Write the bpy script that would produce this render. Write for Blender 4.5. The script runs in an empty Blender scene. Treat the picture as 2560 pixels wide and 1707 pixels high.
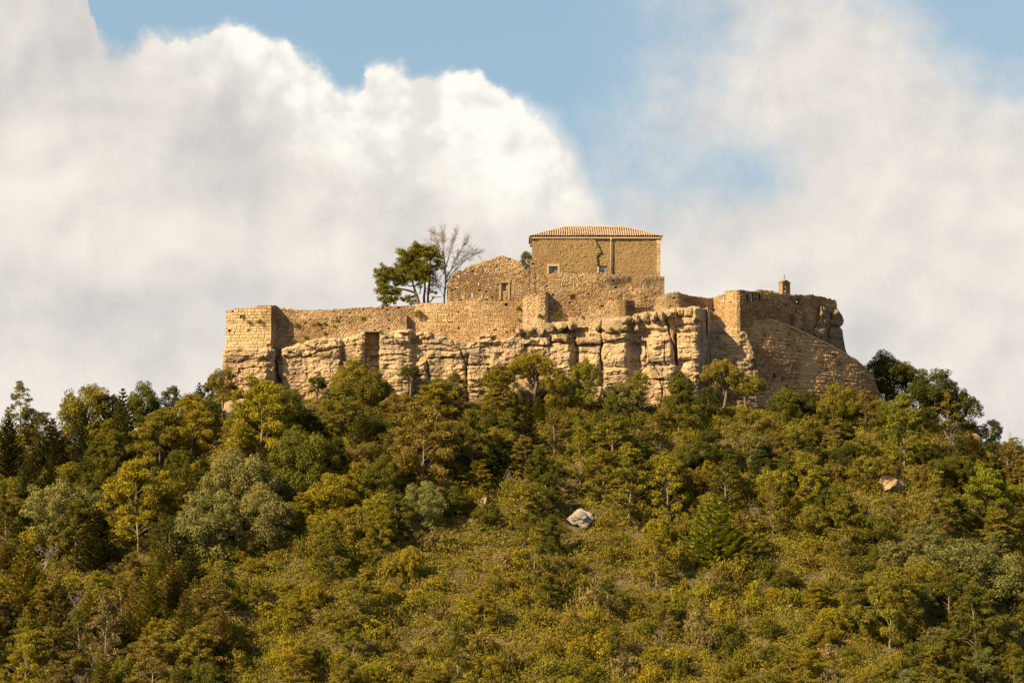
import bpy, math, random
import numpy as np
from mathutils import Vector

# ------------------------------------------------------------------ camera, world, sun, exposure
scene = bpy.context.scene
PITCH = math.radians(5.0)
CAMY = -400.0
FPX = 8000.0
cam_d = bpy.data.cameras.new('camera')
cam_d.sensor_width = 36.0
cam_d.lens = 36.0 * FPX / 2560.0
cam_d.clip_start = 1.0
cam_d.clip_end = 9000.0
cam = bpy.data.objects.new('camera', cam_d)
cam.location = (0, CAMY, 0)
cam.rotation_euler = (math.pi / 2 + PITCH, 0, 0)
scene.collection.objects.link(cam)
scene.camera = cam

SUN = Vector((-0.66, -0.50, 0.55)).normalized()      # direction towards the sun
sun_d = bpy.data.lights.new('sun', 'SUN')
sun_d.energy = 5.0
sun_d.angle = math.radians(0.5)
sun_d.color = (1.0, 0.77, 0.45)
sun = bpy.data.objects.new('sun', sun_d)
sun.rotation_euler = SUN.to_track_quat('Z', 'Y').to_euler()
sun.location = (-200, -200, 200)
scene.collection.objects.link(sun)

scene.view_settings.view_transform = 'Standard'
scene.view_settings.look = 'None'
scene.view_settings.exposure = 0.90
scene.view_settings.gamma = 1.0
scene.view_settings.use_curve_mapping = False


class NT:
    """small helper to write shader maths"""
    def __init__(s, tree):
        s.t = tree; s.n = tree.nodes; s.l = tree.links

    def node(s, typ, **kw):
        nd = s.n.new(typ)
        for k, v in kw.items():
            setattr(nd, k, v)
        return nd

    def put(s, sock, v):
        if isinstance(v, bpy.types.NodeSocket):
            s.l.new(v, sock)
        else:
            if sock.type == 'RGBA' and len(v) == 3:
                v = (*v, 1)
            sock.default_value = v

    def m(s, op, a, b=0.0, c=0.0, clamp=False):
        nd = s.node('ShaderNodeMath', operation=op, use_clamp=clamp)
        s.put(nd.inputs[0], a); s.put(nd.inputs[1], b); s.put(nd.inputs[2], c)
        return nd.outputs[0]

    def ss(s, x, lo, hi, a=0.0, b=1.0):
        nd = s.node('ShaderNodeMapRange', interpolation_type='SMOOTHSTEP')
        s.put(nd.inputs[0], x); s.put(nd.inputs[1], lo); s.put(nd.inputs[2], hi)
        s.put(nd.inputs[3], a); s.put(nd.inputs[4], b)
        return nd.outputs[0]

    def mix(s, f, a, b, bt='MIX'):
        nd = s.node('ShaderNodeMix', data_type='RGBA', blend_type=bt)
        s.put(nd.inputs[0], f); s.put(nd.inputs[6], a); s.put(nd.inputs[7], b)
        return nd.outputs[2]

    def noise(s, vec, scale, detail=4.0, rough=0.5, dist=0.0, lac=2.0):
        nd = s.node('ShaderNodeTexNoise')
        s.put(nd.inputs['Vector'], vec)
        nd.inputs['Scale'].default_value = scale
        nd.inputs['Detail'].default_value = detail
        nd.inputs['Roughness'].default_value = rough
        nd.inputs['Lacunarity'].default_value = lac
        nd.inputs['Distortion'].default_value = dist
        return nd.outputs[0]

    def comb(s, x, y, z):
        nd = s.node('ShaderNodeCombineXYZ')
        s.put(nd.inputs[0], x); s.put(nd.inputs[1], y); s.put(nd.inputs[2], z)
        return nd.outputs[0]

    def curve(s, x, pts):
        nd = s.node('ShaderNodeFloatCurve')
        c = nd.mapping.curves[0]
        c.points[0].location = pts[0]; c.points[1].location = pts[-1]
        for p in pts[1:-1]:
            c.points.new(*p)
        for p in c.points:
            p.handle_type = 'AUTO_CLAMPED'
        nd.mapping.update()
        s.put(nd.inputs['Value'], x)
        return nd.outputs[0]


def build_world():
    w = bpy.data.worlds.new('World'); scene.world = w; w.use_nodes = True
    w.node_tree.nodes.clear()
    g = NT(w.node_tree)
    sky = g.node('ShaderNodeTexSky', sky_type='NISHITA', sun_disc=False)
    sky.sun_elevation = math.asin(SUN.z)
    sky.sun_rotation = math.atan2(SUN.x, SUN.y)
    sky.air_density = 1.0; sky.dust_density = 1.0; sky.ozone_density = 1.0
    tc = g.node('ShaderNodeTexCoord')
    sep = g.node('ShaderNodeSeparateXYZ'); g.l.new(tc.outputs['Generated'], sep.inputs[0])
    X, Y, Z = sep.outputs
    az = g.m('ARCTAN2', X, Y)
    el = g.m('ARCSINE', Z)
    # azimuth / elevation of the sky where the clouds hang
    u0 = g.m('MULTIPLY_ADD', az, 3.125, 0.5)
    v0 = g.m('MULTIPLY_ADD', g.m('SUBTRACT', el, PITCH), -4.686, 0.5)
    p0 = g.comb(u0, g.m('MULTIPLY', v0, 0.667), 0.0)
    wn = g.m('SUBTRACT', g.noise(p0, 9.0, 6, .58), 0.5)
    wn2 = g.m('SUBTRACT', g.noise(g.comb(u0, g.m('MULTIPLY_ADD', v0, 0.667, 3.3), 2.0), 7.0, 6, .58), 0.5)
    u = g.m('MULTIPLY_ADD', wn, 0.045, u0)
    v = g.m('MULTIPLY_ADD', wn2, 0.065, v0)
    fine = g.m('SUBTRACT', g.noise(p0, 38.0, 8, .6, .4), 0.5)
    big = g.noise(p0, 5.0, 6, .56, .25)
    # billows: noise compared with itself a little way towards the sun gives lit and shaded flanks
    def puffs(dx, dy, sc, det=9):
        return g.noise(g.comb(g.m('ADD', g.m('MULTIPLY_ADD', wn, .05, u0), dx), g.m('ADD', g.m('MULTIPLY_ADD', v0, .667, 0.0), dy), .7), sc, det, .50, .1)
    n_a = puffs(0, 0, 6.5); n_b = puffs(-.014, -.017, 6.5)
    relief = g.m('MULTIPLY', g.m('SUBTRACT', n_a, n_b), 1.15)
    vor = g.node('ShaderNodeTexVoronoi', feature='SMOOTH_F1')
    g.put(vor.inputs['Vector'], g.comb(g.m('MULTIPLY_ADD', wn, .02, u0), g.m('MULTIPLY_ADD', wn2, .02, g.m('MULTIPLY', v0, .667)), 0.0))
    vor.inputs['Scale'].default_value = 26; vor.inputs['Detail'].default_value = 3; vor.inputs['Smoothness'].default_value = .6
    bil = g.m('SUBTRACT', .45, vor.outputs['Distance'])
    # the cumulus bank: its crest line over azimuth
    T1 = g.curve(u, [(0, 0), (.06, 0), (.082, .0), (.09, .045), (.118, .062), (.135, .045), (.2, .03), (.25, .04),
                     (.3, .075), (.335, .112), (.352, .115), (.362, .082), (.41, .08), (.468, .085), (.49, .108),
                     (.52, .135), (.55, .165), (.573, .20), (.59, .25), (.62, .28), (.68, .31), (.8, .36), (1, .40)])
    T1 = g.m('SUBTRACT', T1, g.ss(u, .06, .085, .3, 0.0))
    d1 = g.m('ADD', g.m('ADD', g.m('SUBTRACT', v, T1), g.m('MULTIPLY', fine, .05)), g.m('MULTIPLY', bil, .026))
    # softness of the crest grows to the right
    soft = g.ss(u, .50, .64, .022, .13)
    cum = g.ss(d1, g.m('MULTIPLY', soft, -0.35), soft)
    # blue gaps left of and among the veils on the right
    def blob(cu, cv, ru, rv, amp):
        dx = g.m('DIVIDE', g.m('SUBTRACT', u, cu), ru)
        dy = g.m('DIVIDE', g.m('SUBTRACT', v, cv), rv)
        r2 = g.m('ADD', g.m('MULTIPLY', dx, dx), g.m('MULTIPLY', dy, dy))
        return g.m('MULTIPLY', g.m('EXPONENT', g.m('MULTIPLY', r2, -1.0)), amp)
    blue = 0.0
    for b in ((.30, -.06, .26, .16, 1.3), (.50, .03, .09, .13, .85), (.585, .10, .04, .14, .55), (.63, .24, .04, .10, .32),
              (.67, .275, .05, .06, .36), (.735, .25, .045, .055, .66), (.68, .12, .08, .10, .24), (.985, .02, .11, .11, 1.15),
              (.88, -.02, .10, .05, .35), (.65, .04, .10, .09, .42), (.99, .14, .05, .05, .25)):
        k = blob(*b)
        blue = k if blue == 0.0 else g.m('ADD', blue, k)
    blue = g.m('ADD', blue, g.m('ADD', g.m('MULTIPLY', g.m('SUBTRACT', big, .5), 1.05), g.m('MULTIPLY', fine, .55)))
    veil = g.ss(blue, .0, 1.05, 1.0, .05)
    cover = g.m('MAXIMUM', veil, g.m('MULTIPLY', cum, g.ss(u, .62, .74, 1.0, 0.0)))
    cover = g.m('MULTIPLY', cover, g.m('MAXIMUM', g.ss(u, .545, .64, 0.0, 1.0), g.m('MAXIMUM', cum, g.ss(u, .04, .075, 1.0, 0.0))))
    cover = g.m('MULTIPLY', cover, g.m('MULTIPLY', g.ss(el, .26, .60, 1.0, .12), g.ss(g.m('ABSOLUTE', az), .25, .7, 1.0, .15)))  # unseen sky beyond the view is cleared of cloud to lower ambient light
    # brightness: crest lit white, base grey
    T2 = g.curve(u, [(0, 0), (.1, .04), (.13, .085), (.2, .115), (.23, .15), (.27, .20), (.31, .245), (.36, .275), (.42, .28),
                     (.46, .31), (.52, .335), (.56, .33), (.62, .27), (1, .2)])
    lit = g.m('MULTIPLY', g.ss(g.m('ADD', g.m('SUBTRACT', v, T2), g.m('MULTIPLY', fine, .10)), -.09, .05, 1.0, 0.0),
              g.m('MULTIPLY', g.ss(u, .10, .2), g.ss(u, .56, .66, 1.0, 0.0)))
    br = g.m('MULTIPLY_ADD', g.m('SUBTRACT', g.noise(p0, 3.6, 7, .50, .5), .5), .48, 0.0)
    def shade(cu, cv, ru, rv, amp):
        nonlocal br
        br = g.m('ADD', br, blob(cu, cv, ru, rv, amp))
    for b in ((.22, .22, .07, .09, -.12), (.05, .12, .10, .10, -.07), (.13, .47, .13, .07, -.10), (.08, .33, .07, .08, .08),
              (.21, .36, .07, .06, .07), (.42, .175, .03, .04, -.10), (.38, .33, .1, .05, -.05), (.88, .20, .08, .10, -.05),
              (.55, .36, .06, .05, .05), (.80, .38, .10, .05, .04), (.96, .50, .08, .12, -.03), (.34, .55, .12, .10, .03)):
        shade(*b)
    br = g.m('ADD', br, g.m('MULTIPLY', relief, .75))
    base = g.mix(g.ss(br, -.30, .20), (.575, .56, .56), (.93, .86, .78))
    cloud = g.mix(lit, base, g.mix(g.ss(g.m('ADD', relief, g.m('MULTIPLY', bil, .22)), -.22, .0), (.80, .765, .73), (1.04, 1.0, .92)))
    cloud = g.mix(1.0, cloud, (.545, .545, .538), 'MULTIPLY')
    # sky strength .1, lifted by the share of sunlit vapour that whitens low sky
    skyc = g.mix(1.0, sky.outputs[0], (.060, .060, .060), 'MULTIPLY')
    hazy = g.mix(g.m('MULTIPLY', g.ss(el, .22, .55, .72, .12), g.ss(g.m('ABSOLUTE', az), .3, .9, 1.0, .3)), skyc, (.192, .285, .360))  # pale haze also fades in the unseen sky, cutting ambient light
    final = g.mix(cover, hazy, cloud)
    bg = g.node('ShaderNodeBackground'); g.put(bg.inputs[0], final); bg.inputs[1].default_value = 1.0
    out = g.node('ShaderNodeOutputWorld'); g.l.new(bg.outputs[0], out.inputs[0])
build_world()

# ------------------------------------------------------------------ picture measurements to metres
CP, SP = math.cos(PITCH), math.sin(PITCH)

def P(px, py, Y):
    """world point seen at photo position (px, py) that lies at depth Y"""
    px = np.asarray(px, float); py = np.asarray(py, float); Y = np.asarray(Y, float)
    dx = (px - 1280) / FPX; dy = (853.5 - py) / FPX
    wy = CP - dy * SP; wz = SP + dy * CP
    t = (Y - CAMY) / wy
    return np.stack(np.broadcast_arrays(dx * t, Y, wz * t), -1)

def proj(x, y, z):
    d = (y - CAMY)
    f = d * CP + z * SP; up = z * CP - d * SP
    return 1280 + FPX * x / f, 853.5 - FPX * up / f

def hsh(a, b, seed=0):
    n = (np.asarray(a).astype(np.int64) * 374761393 + np.asarray(b).astype(np.int64) * 668265263 + seed * 974634777) & 0xffffffff
    n = ((n ^ (n >> 13)) * 1274126177) & 0xffffffff
    n = ((n ^ (n >> 16)) * 2246822519) & 0xffffffff
    return ((n ^ (n >> 15)) & 0xffffff) / float(0xffffff)

def vnoise(x, y, seed=0):
    x = np.asarray(x, float); y = np.asarray(y, float)
    xi = np.floor(x); yi = np.floor(y); fx = x - xi; fy = y - yi
    fx = fx * fx * (3 - 2 * fx); fy = fy * fy * (3 - 2 * fy)
    a = hsh(xi, yi, seed); b = hsh(xi + 1, yi, seed); c = hsh(xi, yi + 1, seed); d = hsh(xi + 1, yi + 1, seed)
    return (a * (1 - fx) + b * fx) * (1 - fy) + (c * (1 - fx) + d * fx) * fy - 0.5

def fbm(x, y, seed=0, oct=4, gain=.5):
    s = 0; a = 1.0
    for k in range(oct):
        s = s + a * vnoise(np.asarray(x) * 2 ** k, np.asarray(y) * 2 ** k, seed + k * 17); a *= gain
    return s

def sst(x, lo, hi):
    t = np.clip((np.asarray(x, float) - lo) / (hi - lo), 0, 1)
    return t * t * (3 - 2 * t)

def interp(pts):
    xs = np.array([p[0] for p in pts], float); ys = np.array([p[1] for p in pts], float)
    return lambda x: np.interp(x, xs, ys)

# ------------------------------------------------------------------ mesh and object helpers
def mesh_np(name, V, F, mats, mi=None, attrs=None, smooth=False):
    """V (n,3); F (m,4) quads or (m,3) tris"""
    V = np.asarray(V, np.float32); F = np.asarray(F, np.int32)
    k = F.shape[1]
    me = bpy.data.meshes.new(name)
    me.vertices.add(len(V)); me.vertices.foreach_set('co', V.ravel())
    me.loops.add(F.size); me.loops.foreach_set('vertex_index', F.ravel())
    me.polygons.add(len(F)); me.polygons.foreach_set('loop_start', np.arange(0, F.size, k, dtype=np.int32))
    try:
        me.polygons.foreach_set('loop_total', np.full(len(F), k, np.int32))
    except Exception:
        pass
    for m in (mats if isinstance(mats, (list, tuple)) else [mats]):
        me.materials.append(m)
    if mi is not None:
        me.polygons.foreach_set('material_index', np.asarray(mi, np.int32))
    me.polygons.foreach_set('use_smooth', np.full(len(F), bool(smooth)))
    for an, av in (attrs or {}).items():
        a = me.attributes.new(an, 'FLOAT', 'POINT'); a.data.foreach_set('value', np.asarray(av, np.float32).ravel())
    me.update(calc_edges=True); me.validate()
    return me

def link(name, me, parent=None):
    o = bpy.data.objects.new(name, me)
    scene.collection.objects.link(o)
    if parent is not None:
        o.parent = parent
    return o

def tag(o, label=None, cat=None, group=None, kind=None):
    if label: o['label'] = label
    if cat: o['category'] = cat
    if group: o['group'] = group
    if kind: o['kind'] = kind
    return o

def empty(name, loc=(0, 0, 0)):
    o = bpy.data.objects.new(name, None); o.location = loc; o.empty_display_size = .5
    scene.collection.objects.link(o)
    return o

def local(V, root):
    return np.asarray(V) - np.array(root.location)

class MB:
    """collects boxes, tubes and polygons into one mesh (quads and tris)"""
    def __init__(s):
        s.v = []; s.f = []
    def add(s, V, F):
        o = len(s.v); s.v += [tuple(p) for p in V]; s.f += [tuple(i + o for i in f) for f in F]
    def box(s, c, size, rz=0.0):
        hx, hy, hz = size[0] / 2, size[1] / 2, size[2] / 2
        ca, sa = math.cos(rz), math.sin(rz); V = []
        for dx in (-hx, hx):
            for dy in (-hy, hy):
                for dz in (-hz, hz):
                    V.append((c[0] + dx * ca - dy * sa, c[1] + dx * sa + dy * ca, c[2] + dz))
        s.add(V, [(0, 1, 3, 2), (4, 6, 7, 5), (0, 4, 5, 1), (2, 3, 7, 6), (0, 2, 6, 4), (1, 5, 7, 3)])
    def tube(s, pts, rads, n=6, cap=True):
        pts = [Vector(p) for p in pts]; V = []; F = []
        for i, p in enumerate(pts):
            d = (pts[min(i + 1, len(pts) - 1)] - pts[max(i - 1, 0)])
            if d.length < 1e-6: d = Vector((0, 0, 1))
            d.normalize()
            a = d.orthogonal() if abs(d.z) > .99 else d.cross(Vector((0, 0, 1)))
            a.normalize(); b = d.cross(a)
            for k in range(n):
                t = 2 * math.pi * k / n
                V.append(tuple(p + (a * math.cos(t) + b * math.sin(t)) * rads[i]))
        for i in range(len(pts) - 1):
            for k in range(n):
                F.append((i * n + k, i * n + (k + 1) % n, (i + 1) * n + (k + 1) % n, (i + 1) * n + k))
        if cap:
            F.append(tuple(range(n - 1, -1, -1))); F.append(tuple((len(pts) - 1) * n + k for k in range(n)))
        s.add(V, F)
    def mesh(s, name, mat, smooth=False, bevel=0.0):
        me = bpy.data.meshes.new(name); me.from_pydata(s.v, [], s.f); me.update()
        me.materials.append(mat)
        me.polygons.foreach_set('use_smooth', [smooth] * len(me.polygons))
        return me

# ------------------------------------------------------------------ materials
def newmat(name):
    m = bpy.data.materials.new(name); m.use_nodes = True
    m.node_tree.nodes.clear()
    g = NT(m.node_tree)
    out = g.node('ShaderNodeOutputMaterial')
    return m, g, out

def attr(g, name):
    return g.node('ShaderNodeAttribute', attribute_name=name).outputs['Fac']

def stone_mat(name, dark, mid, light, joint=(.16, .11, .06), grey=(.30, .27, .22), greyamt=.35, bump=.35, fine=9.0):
    m, g, out = newmat(name)
    tc = g.node('ShaderNodeTexCoord').outputs['Object']
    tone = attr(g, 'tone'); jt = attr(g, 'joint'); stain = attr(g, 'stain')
    n1 = g.noise(tc, .35, 6, .6); n2 = g.noise(tc, fine * .35, 6, .65); n3 = g.noise(tc, fine, 5, .7)
    t = g.m('ADD', g.m('MULTIPLY', tone, .55), g.m('MULTIPLY', n2, .45))
    c = g.mix(g.ss(t, .22, .55), dark, mid)
    c = g.mix(g.ss(t, .50, .85), c, light)
    c = g.mix(g.m('MULTIPLY', g.ss(g.m('ADD', n1, g.m('MULTIPLY', n3, .35)), .60, .80), greyamt), c, grey)
    c = g.mix(g.m('MULTIPLY', g.ss(n3, .35, .75), .30), c, dark)
    c = g.mix(g.m('MULTIPLY', jt, .9), c, joint)  # dark joint colour: mortar tone, with some occlusion between stones painted in
    c = g.mix(g.m('MULTIPLY', stain, g.m('MULTIPLY_ADD', n2, 1.3, .45), clamp=True), c, (.075, .052, .034))
    b = g.node('ShaderNodeBsdfPrincipled'); g.put(b.inputs['Base Color'], c); b.inputs['Roughness'].default_value = .92
    b.inputs['Specular IOR Level'].default_value = .15
    bp = g.node('ShaderNodeBump'); bp.inputs['Strength'].default_value = bump; bp.inputs['Distance'].default_value = .12
    g.put(bp.inputs['Height'], g.m('ADD', n3, g.m('MULTIPLY', n2, .8)))
    g.l.new(bp.outputs[0], b.inputs['Normal']); g.l.new(b.outputs[0], out.inputs[0])
    return m

M = {}
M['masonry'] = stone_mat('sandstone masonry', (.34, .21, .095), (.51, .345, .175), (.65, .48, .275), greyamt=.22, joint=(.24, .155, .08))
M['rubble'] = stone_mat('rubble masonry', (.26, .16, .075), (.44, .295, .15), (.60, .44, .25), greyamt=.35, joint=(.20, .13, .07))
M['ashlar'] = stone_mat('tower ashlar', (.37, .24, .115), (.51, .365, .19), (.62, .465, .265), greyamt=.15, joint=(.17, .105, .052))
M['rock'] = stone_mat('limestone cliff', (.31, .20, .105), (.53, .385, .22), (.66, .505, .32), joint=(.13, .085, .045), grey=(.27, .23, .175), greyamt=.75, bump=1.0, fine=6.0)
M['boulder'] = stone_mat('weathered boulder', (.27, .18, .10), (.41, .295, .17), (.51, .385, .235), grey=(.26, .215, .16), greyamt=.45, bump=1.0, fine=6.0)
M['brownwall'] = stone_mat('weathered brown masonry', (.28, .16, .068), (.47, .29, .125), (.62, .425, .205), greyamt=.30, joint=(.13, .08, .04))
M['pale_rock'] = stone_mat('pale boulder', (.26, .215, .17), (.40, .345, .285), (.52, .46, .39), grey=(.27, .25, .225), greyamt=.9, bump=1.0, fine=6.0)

def plain(name, col, rough=.8, var=.25, scale=3.0, bump=0.0, metal=0.0):
    m, g, out = newmat(name)
    tc = g.node('ShaderNodeTexCoord').outputs['Object']
    n = g.noise(tc, scale, 6, .6)
    c = g.mix(n, tuple(x * (1 - var) for x in col), tuple(min(1, x * (1 + var)) for x in col))
    b = g.node('ShaderNodeBsdfPrincipled'); g.put(b.inputs['Base Color'], c)
    b.inputs['Roughness'].default_value = rough; b.inputs['Metallic'].default_value = metal
    b.inputs['Specular IOR Level'].default_value = .25
    if bump:
        bp = g.node('ShaderNodeBump'); bp.inputs['Strength'].default_value = bump; bp.inputs['Distance'].default_value = .1
        g.put(bp.inputs['Height'], g.noise(tc, scale * 2.5, 6, .65)); g.l.new(bp.outputs[0], b.inputs['Normal'])
    g.l.new(b.outputs[0], out.inputs[0])
    return m
M['render'] = plain('ochre lime render', (.275, .188, .088), .95, .28, 1.1, .4)
M['cornice'] = plain('cornice stone', (.50, .37, .24), .9, .15, 4)
M['quoin'] = plain('dressed pale stone', (.44, .33, .19), .9, .15, 4)
M['darkstone'] = plain('brown gable stone', (.27, .195, .12), .9, .2, 5, .3)
M['jamb'] = plain('rough jamb stone', (.42, .29, .155), .95, .3, 5, .4)
M['wood'] = plain('old dark wood', (.07, .045, .03), .8, .3, 6)
M['greywood'] = plain('weathered grey wood', (.30, .25, .20), .85, .3, 6)
M['whitepipe'] = plain('white plastic', (.80, .80, .78), .5, .03, 4)
M['zinc'] = plain('zinc pipe', (.46, .38, .27), .6, .1, 4)
M['iron'] = plain('dark iron', (.05, .045, .04), .6, .2, 8)
M['bronze'] = plain('dark bronze', (.06, .045, .03), .45, .2, 8, metal=.6)
M['brickwall'] = plain('orange hollow brick', (.42, .22, .12), .9, .25, 5)
M['bark'] = plain('grey brown bark', (.16, .115, .075), .9, .35, 5, .4)
M['palebark'] = plain('pale pine bark', (.25, .19, .13), .9, .3, 6, .3)
M['twig'] = plain('bare twigs', (.29, .24, .20), .9, .25, 4)

def glass():
    m, g, out = newmat('window glass')
    b = g.node('ShaderNodeBsdfPrincipled'); b.inputs['Base Color'].default_value = (.16, .18, .22, 1)
    b.inputs['Roughness'].default_value = .12; b.inputs['Specular IOR Level'].default_value = .9
    b.inputs['Coat Weight'].default_value = .5
    g.l.new(b.outputs[0], out.inputs[0]); return m
M['glass'] = glass()

def tile_mat():
    m, g, out = newmat('clay barrel tiles')
    tc = g.node('ShaderNodeTexCoord').outputs['Object']
    tone = attr(g, 'tone')
    n = g.noise(tc, 5, 5, .6)
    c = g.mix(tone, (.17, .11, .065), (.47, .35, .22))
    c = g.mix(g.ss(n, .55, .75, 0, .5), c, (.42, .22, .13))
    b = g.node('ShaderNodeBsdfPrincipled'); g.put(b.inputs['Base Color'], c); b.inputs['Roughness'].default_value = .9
    g.l.new(b.outputs[0], out.inputs[0]); return m
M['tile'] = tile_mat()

def leaf_mat(name, transl=.13):
    """leaf colour comes from the tree's own object colour, varied leaf by leaf"""
    m, g, out = newmat(name)
    oi = g.node('ShaderNodeObjectInfo')
    tone = attr(g, 'tone'); warm = attr(g, 'warm')
    c = g.mix(1.0, oi.outputs['Color'], g.comb(g.m('MULTIPLY_ADD', tone, .9, .55), g.m('MULTIPLY_ADD', tone, .9, .55), g.m('MULTIPLY_ADD', tone, .7, .35)), 'MULTIPLY')
    c = g.mix(g.m('MULTIPLY', warm, .45), c, g.mix(1.0, oi.outputs['Color'], (1.32, 1.10, .8), 'MULTIPLY'))
    d = g.node('ShaderNodeBsdfDiffuse'); g.put(d.inputs[0], c)
    t = g.node('ShaderNodeBsdfTranslucent'); g.put(t.inputs[0], g.mix(1.0, c, (1.15, 1.15, .6), 'MULTIPLY'))
    mx = g.node('ShaderNodeMixShader'); mx.inputs[0].default_value = transl
    g.l.new(d.outputs[0], mx.inputs[1]); g.l.new(t.outputs[0], mx.inputs[2])
    g.l.new(mx.outputs[0], out.inputs[0]); return m
M['leaf'] = leaf_mat('broad leaves')
M['needle'] = leaf_mat('pine needles', .15)

def ground_mat():
    m, g, out = newmat('hillside soil and grass')
    tc = g.node('ShaderNodeTexCoord').outputs['Object']
    n1 = g.noise(tc, .12, 6, .6); n2 = g.noise(tc, 1.3, 6, .65); n3 = g.noise(tc, 7, 4, .7)
    c = g.mix(g.ss(n1, .42, .60), (.070, .060, .022), (.17, .12, .058))
    c = g.mix(g.ss(n2, .45, .7), c, (.115, .095, .035))
    c = g.mix(g.ss(n3, .45, .8, 0, .6), c, (.21, .15, .085))
    b = g.node('ShaderNodeBsdfPrincipled'); g.put(b.inputs['Base Color'], c); b.inputs['Roughness'].default_value = .95
    bp = g.node('ShaderNodeBump'); bp.inputs['Strength'].default_value = .6; bp.inputs['Distance'].default_value = .3
    g.put(bp.inputs['Height'], g.m('ADD', n2, n3)); g.l.new(bp.outputs[0], b.inputs['Normal'])
    g.l.new(b.outputs[0], out.inputs[0]); return m
M['ground'] = ground_mat()

# ------------------------------------------------------------------ terrain
_cr = [(-700, 1420), (-300, 1250), (0, 1125), (100, 1130), (300, 1105), (450, 1070), (545, 1012), (620, 1000), (900, 996), (1200, 1005),
       (1400, 1008), (1600, 1018), (1700, 1012), (1950, 1018), (2100, 1005), (2190, 1000), (2300, 1035), (2400, 1085), (2500, 1135),
       (2560, 1165), (2800, 1290), (3300, 1500)]
_cw = P([c[0] for c in _cr], [c[1] for c in _cr], -3.0)
_cx, _cz = _cw[:, 0], _cw[:, 2]

def H(x, y):
    x = np.asarray(x, float); y = np.asarray(y, float)
    zc = np.interp(x, _cx, _cz)
    d = -3.0 - y
    slope = 0.57
    z = zc - slope * np.maximum(d, 0) * (1 - .10 * sst(d, 0, 12) * (1 - sst(d, 12, 34)))
    # behind the crest
    inside = sst(x, -38, -33) * (1 - sst(x, 50, 58))
    back = np.maximum(-d, 0)
    z = z - np.where(back > 0, (1 - inside) * .38 * back + inside * .40 * np.maximum(back - 34, 0), 0)
    z = z + 2.2 * fbm(x * .045 + 3.1, y * .06 + 9.2, 5, 4) * sst(d, 1, 14) + .5 * fbm(x * .25, y * .3, 11, 3) * sst(np.abs(d), 1, 6)
    # valley floor and the opposite slope where the photographer stands
    dist = -y
    zv = np.minimum(-40 + 4 * fbm(x * .01, y * .01, 31, 3), 0 * x) 
    zv = zv + sst(dist, 150, 400) * 37.0
    k = 6.0
    a = np.maximum(z, zv)
    return a + k * np.exp(-np.abs(z - zv) / k) * .25

def terrain():
    def axis(lo, hi, flo, fhi, step, far):
        fine = np.arange(flo, fhi + 1e-6, step)
        l = flo - np.cumsum(np.geomspace(step, far, 46)); l = l[l > lo]
        r = fhi + np.cumsum(np.geomspace(step, far, 46)); r = r[r < hi]
        return np.concatenate([[lo], l[::-1], fine, r, [hi]])
    xs = axis(-2500, 2500, -90, 90, .7, 260)
    ys = axis(-2500, 2500, -110, 40, .7, 260)
    Xg, Yg = np.meshgrid(xs, ys)
    Zg = H(Xg, Yg)
    nx, ny = len(xs), len(ys)
    V = np.stack([Xg, Yg, Zg], -1).reshape(-1, 3)
    i = np.arange(nx * ny).reshape(ny, nx)
    F = np.stack([i[:-1, :-1], i[:-1, 1:], i[1:, 1:], i[1:, :-1]], -1).reshape(-1, 4)
    o = link('hillside_ground', mesh_np('hillside_ground', V, F, M['ground'], smooth=True))
    tag(o, kind='structure')
terrain()

def ray_ground(px, py):
    lo, hi = -150.0, 30.0
    ys = np.arange(lo, hi, .4)
    pts = P(px, py, ys)
    h = H(pts[:, 0], ys)
    k = np.where(pts[:, 2] <= h)[0]
    # first place where the sight line dips under the ground
    return (pts[k[0]] if len(k) else pts[np.argmin(pts[:, 2] - h)])

# ------------------------------------------------------------------ masonry slabs
def stones(u, z, h, w, seed, rough=1.0):
    """coursed stone pattern -> relief (m), tone 0..1, joint 0..1"""
    z = z + .10 * rough * fbm(u * .5, z * .4, seed + 3, 2) + .05 * rough * vnoise(u * 2.3, z * 2.3, seed + 5)
    u = u + .09 * rough * fbm(u * 1.3, z * 1.6, seed + 7, 2)
    q = z / h
    r0 = np.floor(q); jz = (hsh(r0, r0 * 0 + 7, seed) - .5) * .5; jz1 = (hsh(r0 + 1, r0 * 0 + 7, seed) - .5) * .5
    row = np.where(q < r0 + jz, r0 - 1, np.where(q > r0 + 1 + jz1, r0 + 1, r0))
    lo = row + (hsh(row, row * 0 + 7, seed) - .5) * .5; hi = row + 1 + (hsh(row + 1, row * 0 + 7, seed) - .5) * .5
    dz = np.minimum(q - lo, hi - q) * h
    ww = w * (.75 + .5 * hsh(row, row * 0 + 3, seed))
    p = u / ww + 13.7 * hsh(row, row * 0 + 1, seed)
    c0 = np.floor(p)
    j = lambda c: (hsh(c, row, seed + 1) - .5) * .7
    c = np.where(p < c0 + j(c0), c0 - 1, np.where(p > c0 + 1 + j(c0 + 1), c0 + 1, c0))
    dx = np.minimum(p - (c + j(c)), c + 1 + j(c + 1) - p) * ww
    e = np.minimum(dx, dz)
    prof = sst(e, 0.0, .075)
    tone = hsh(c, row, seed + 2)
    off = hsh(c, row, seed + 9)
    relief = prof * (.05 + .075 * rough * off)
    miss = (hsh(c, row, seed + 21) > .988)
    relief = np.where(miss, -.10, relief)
    return relief, tone, (1 - prof) * .6 + np.where(miss, .9, 0)

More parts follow.
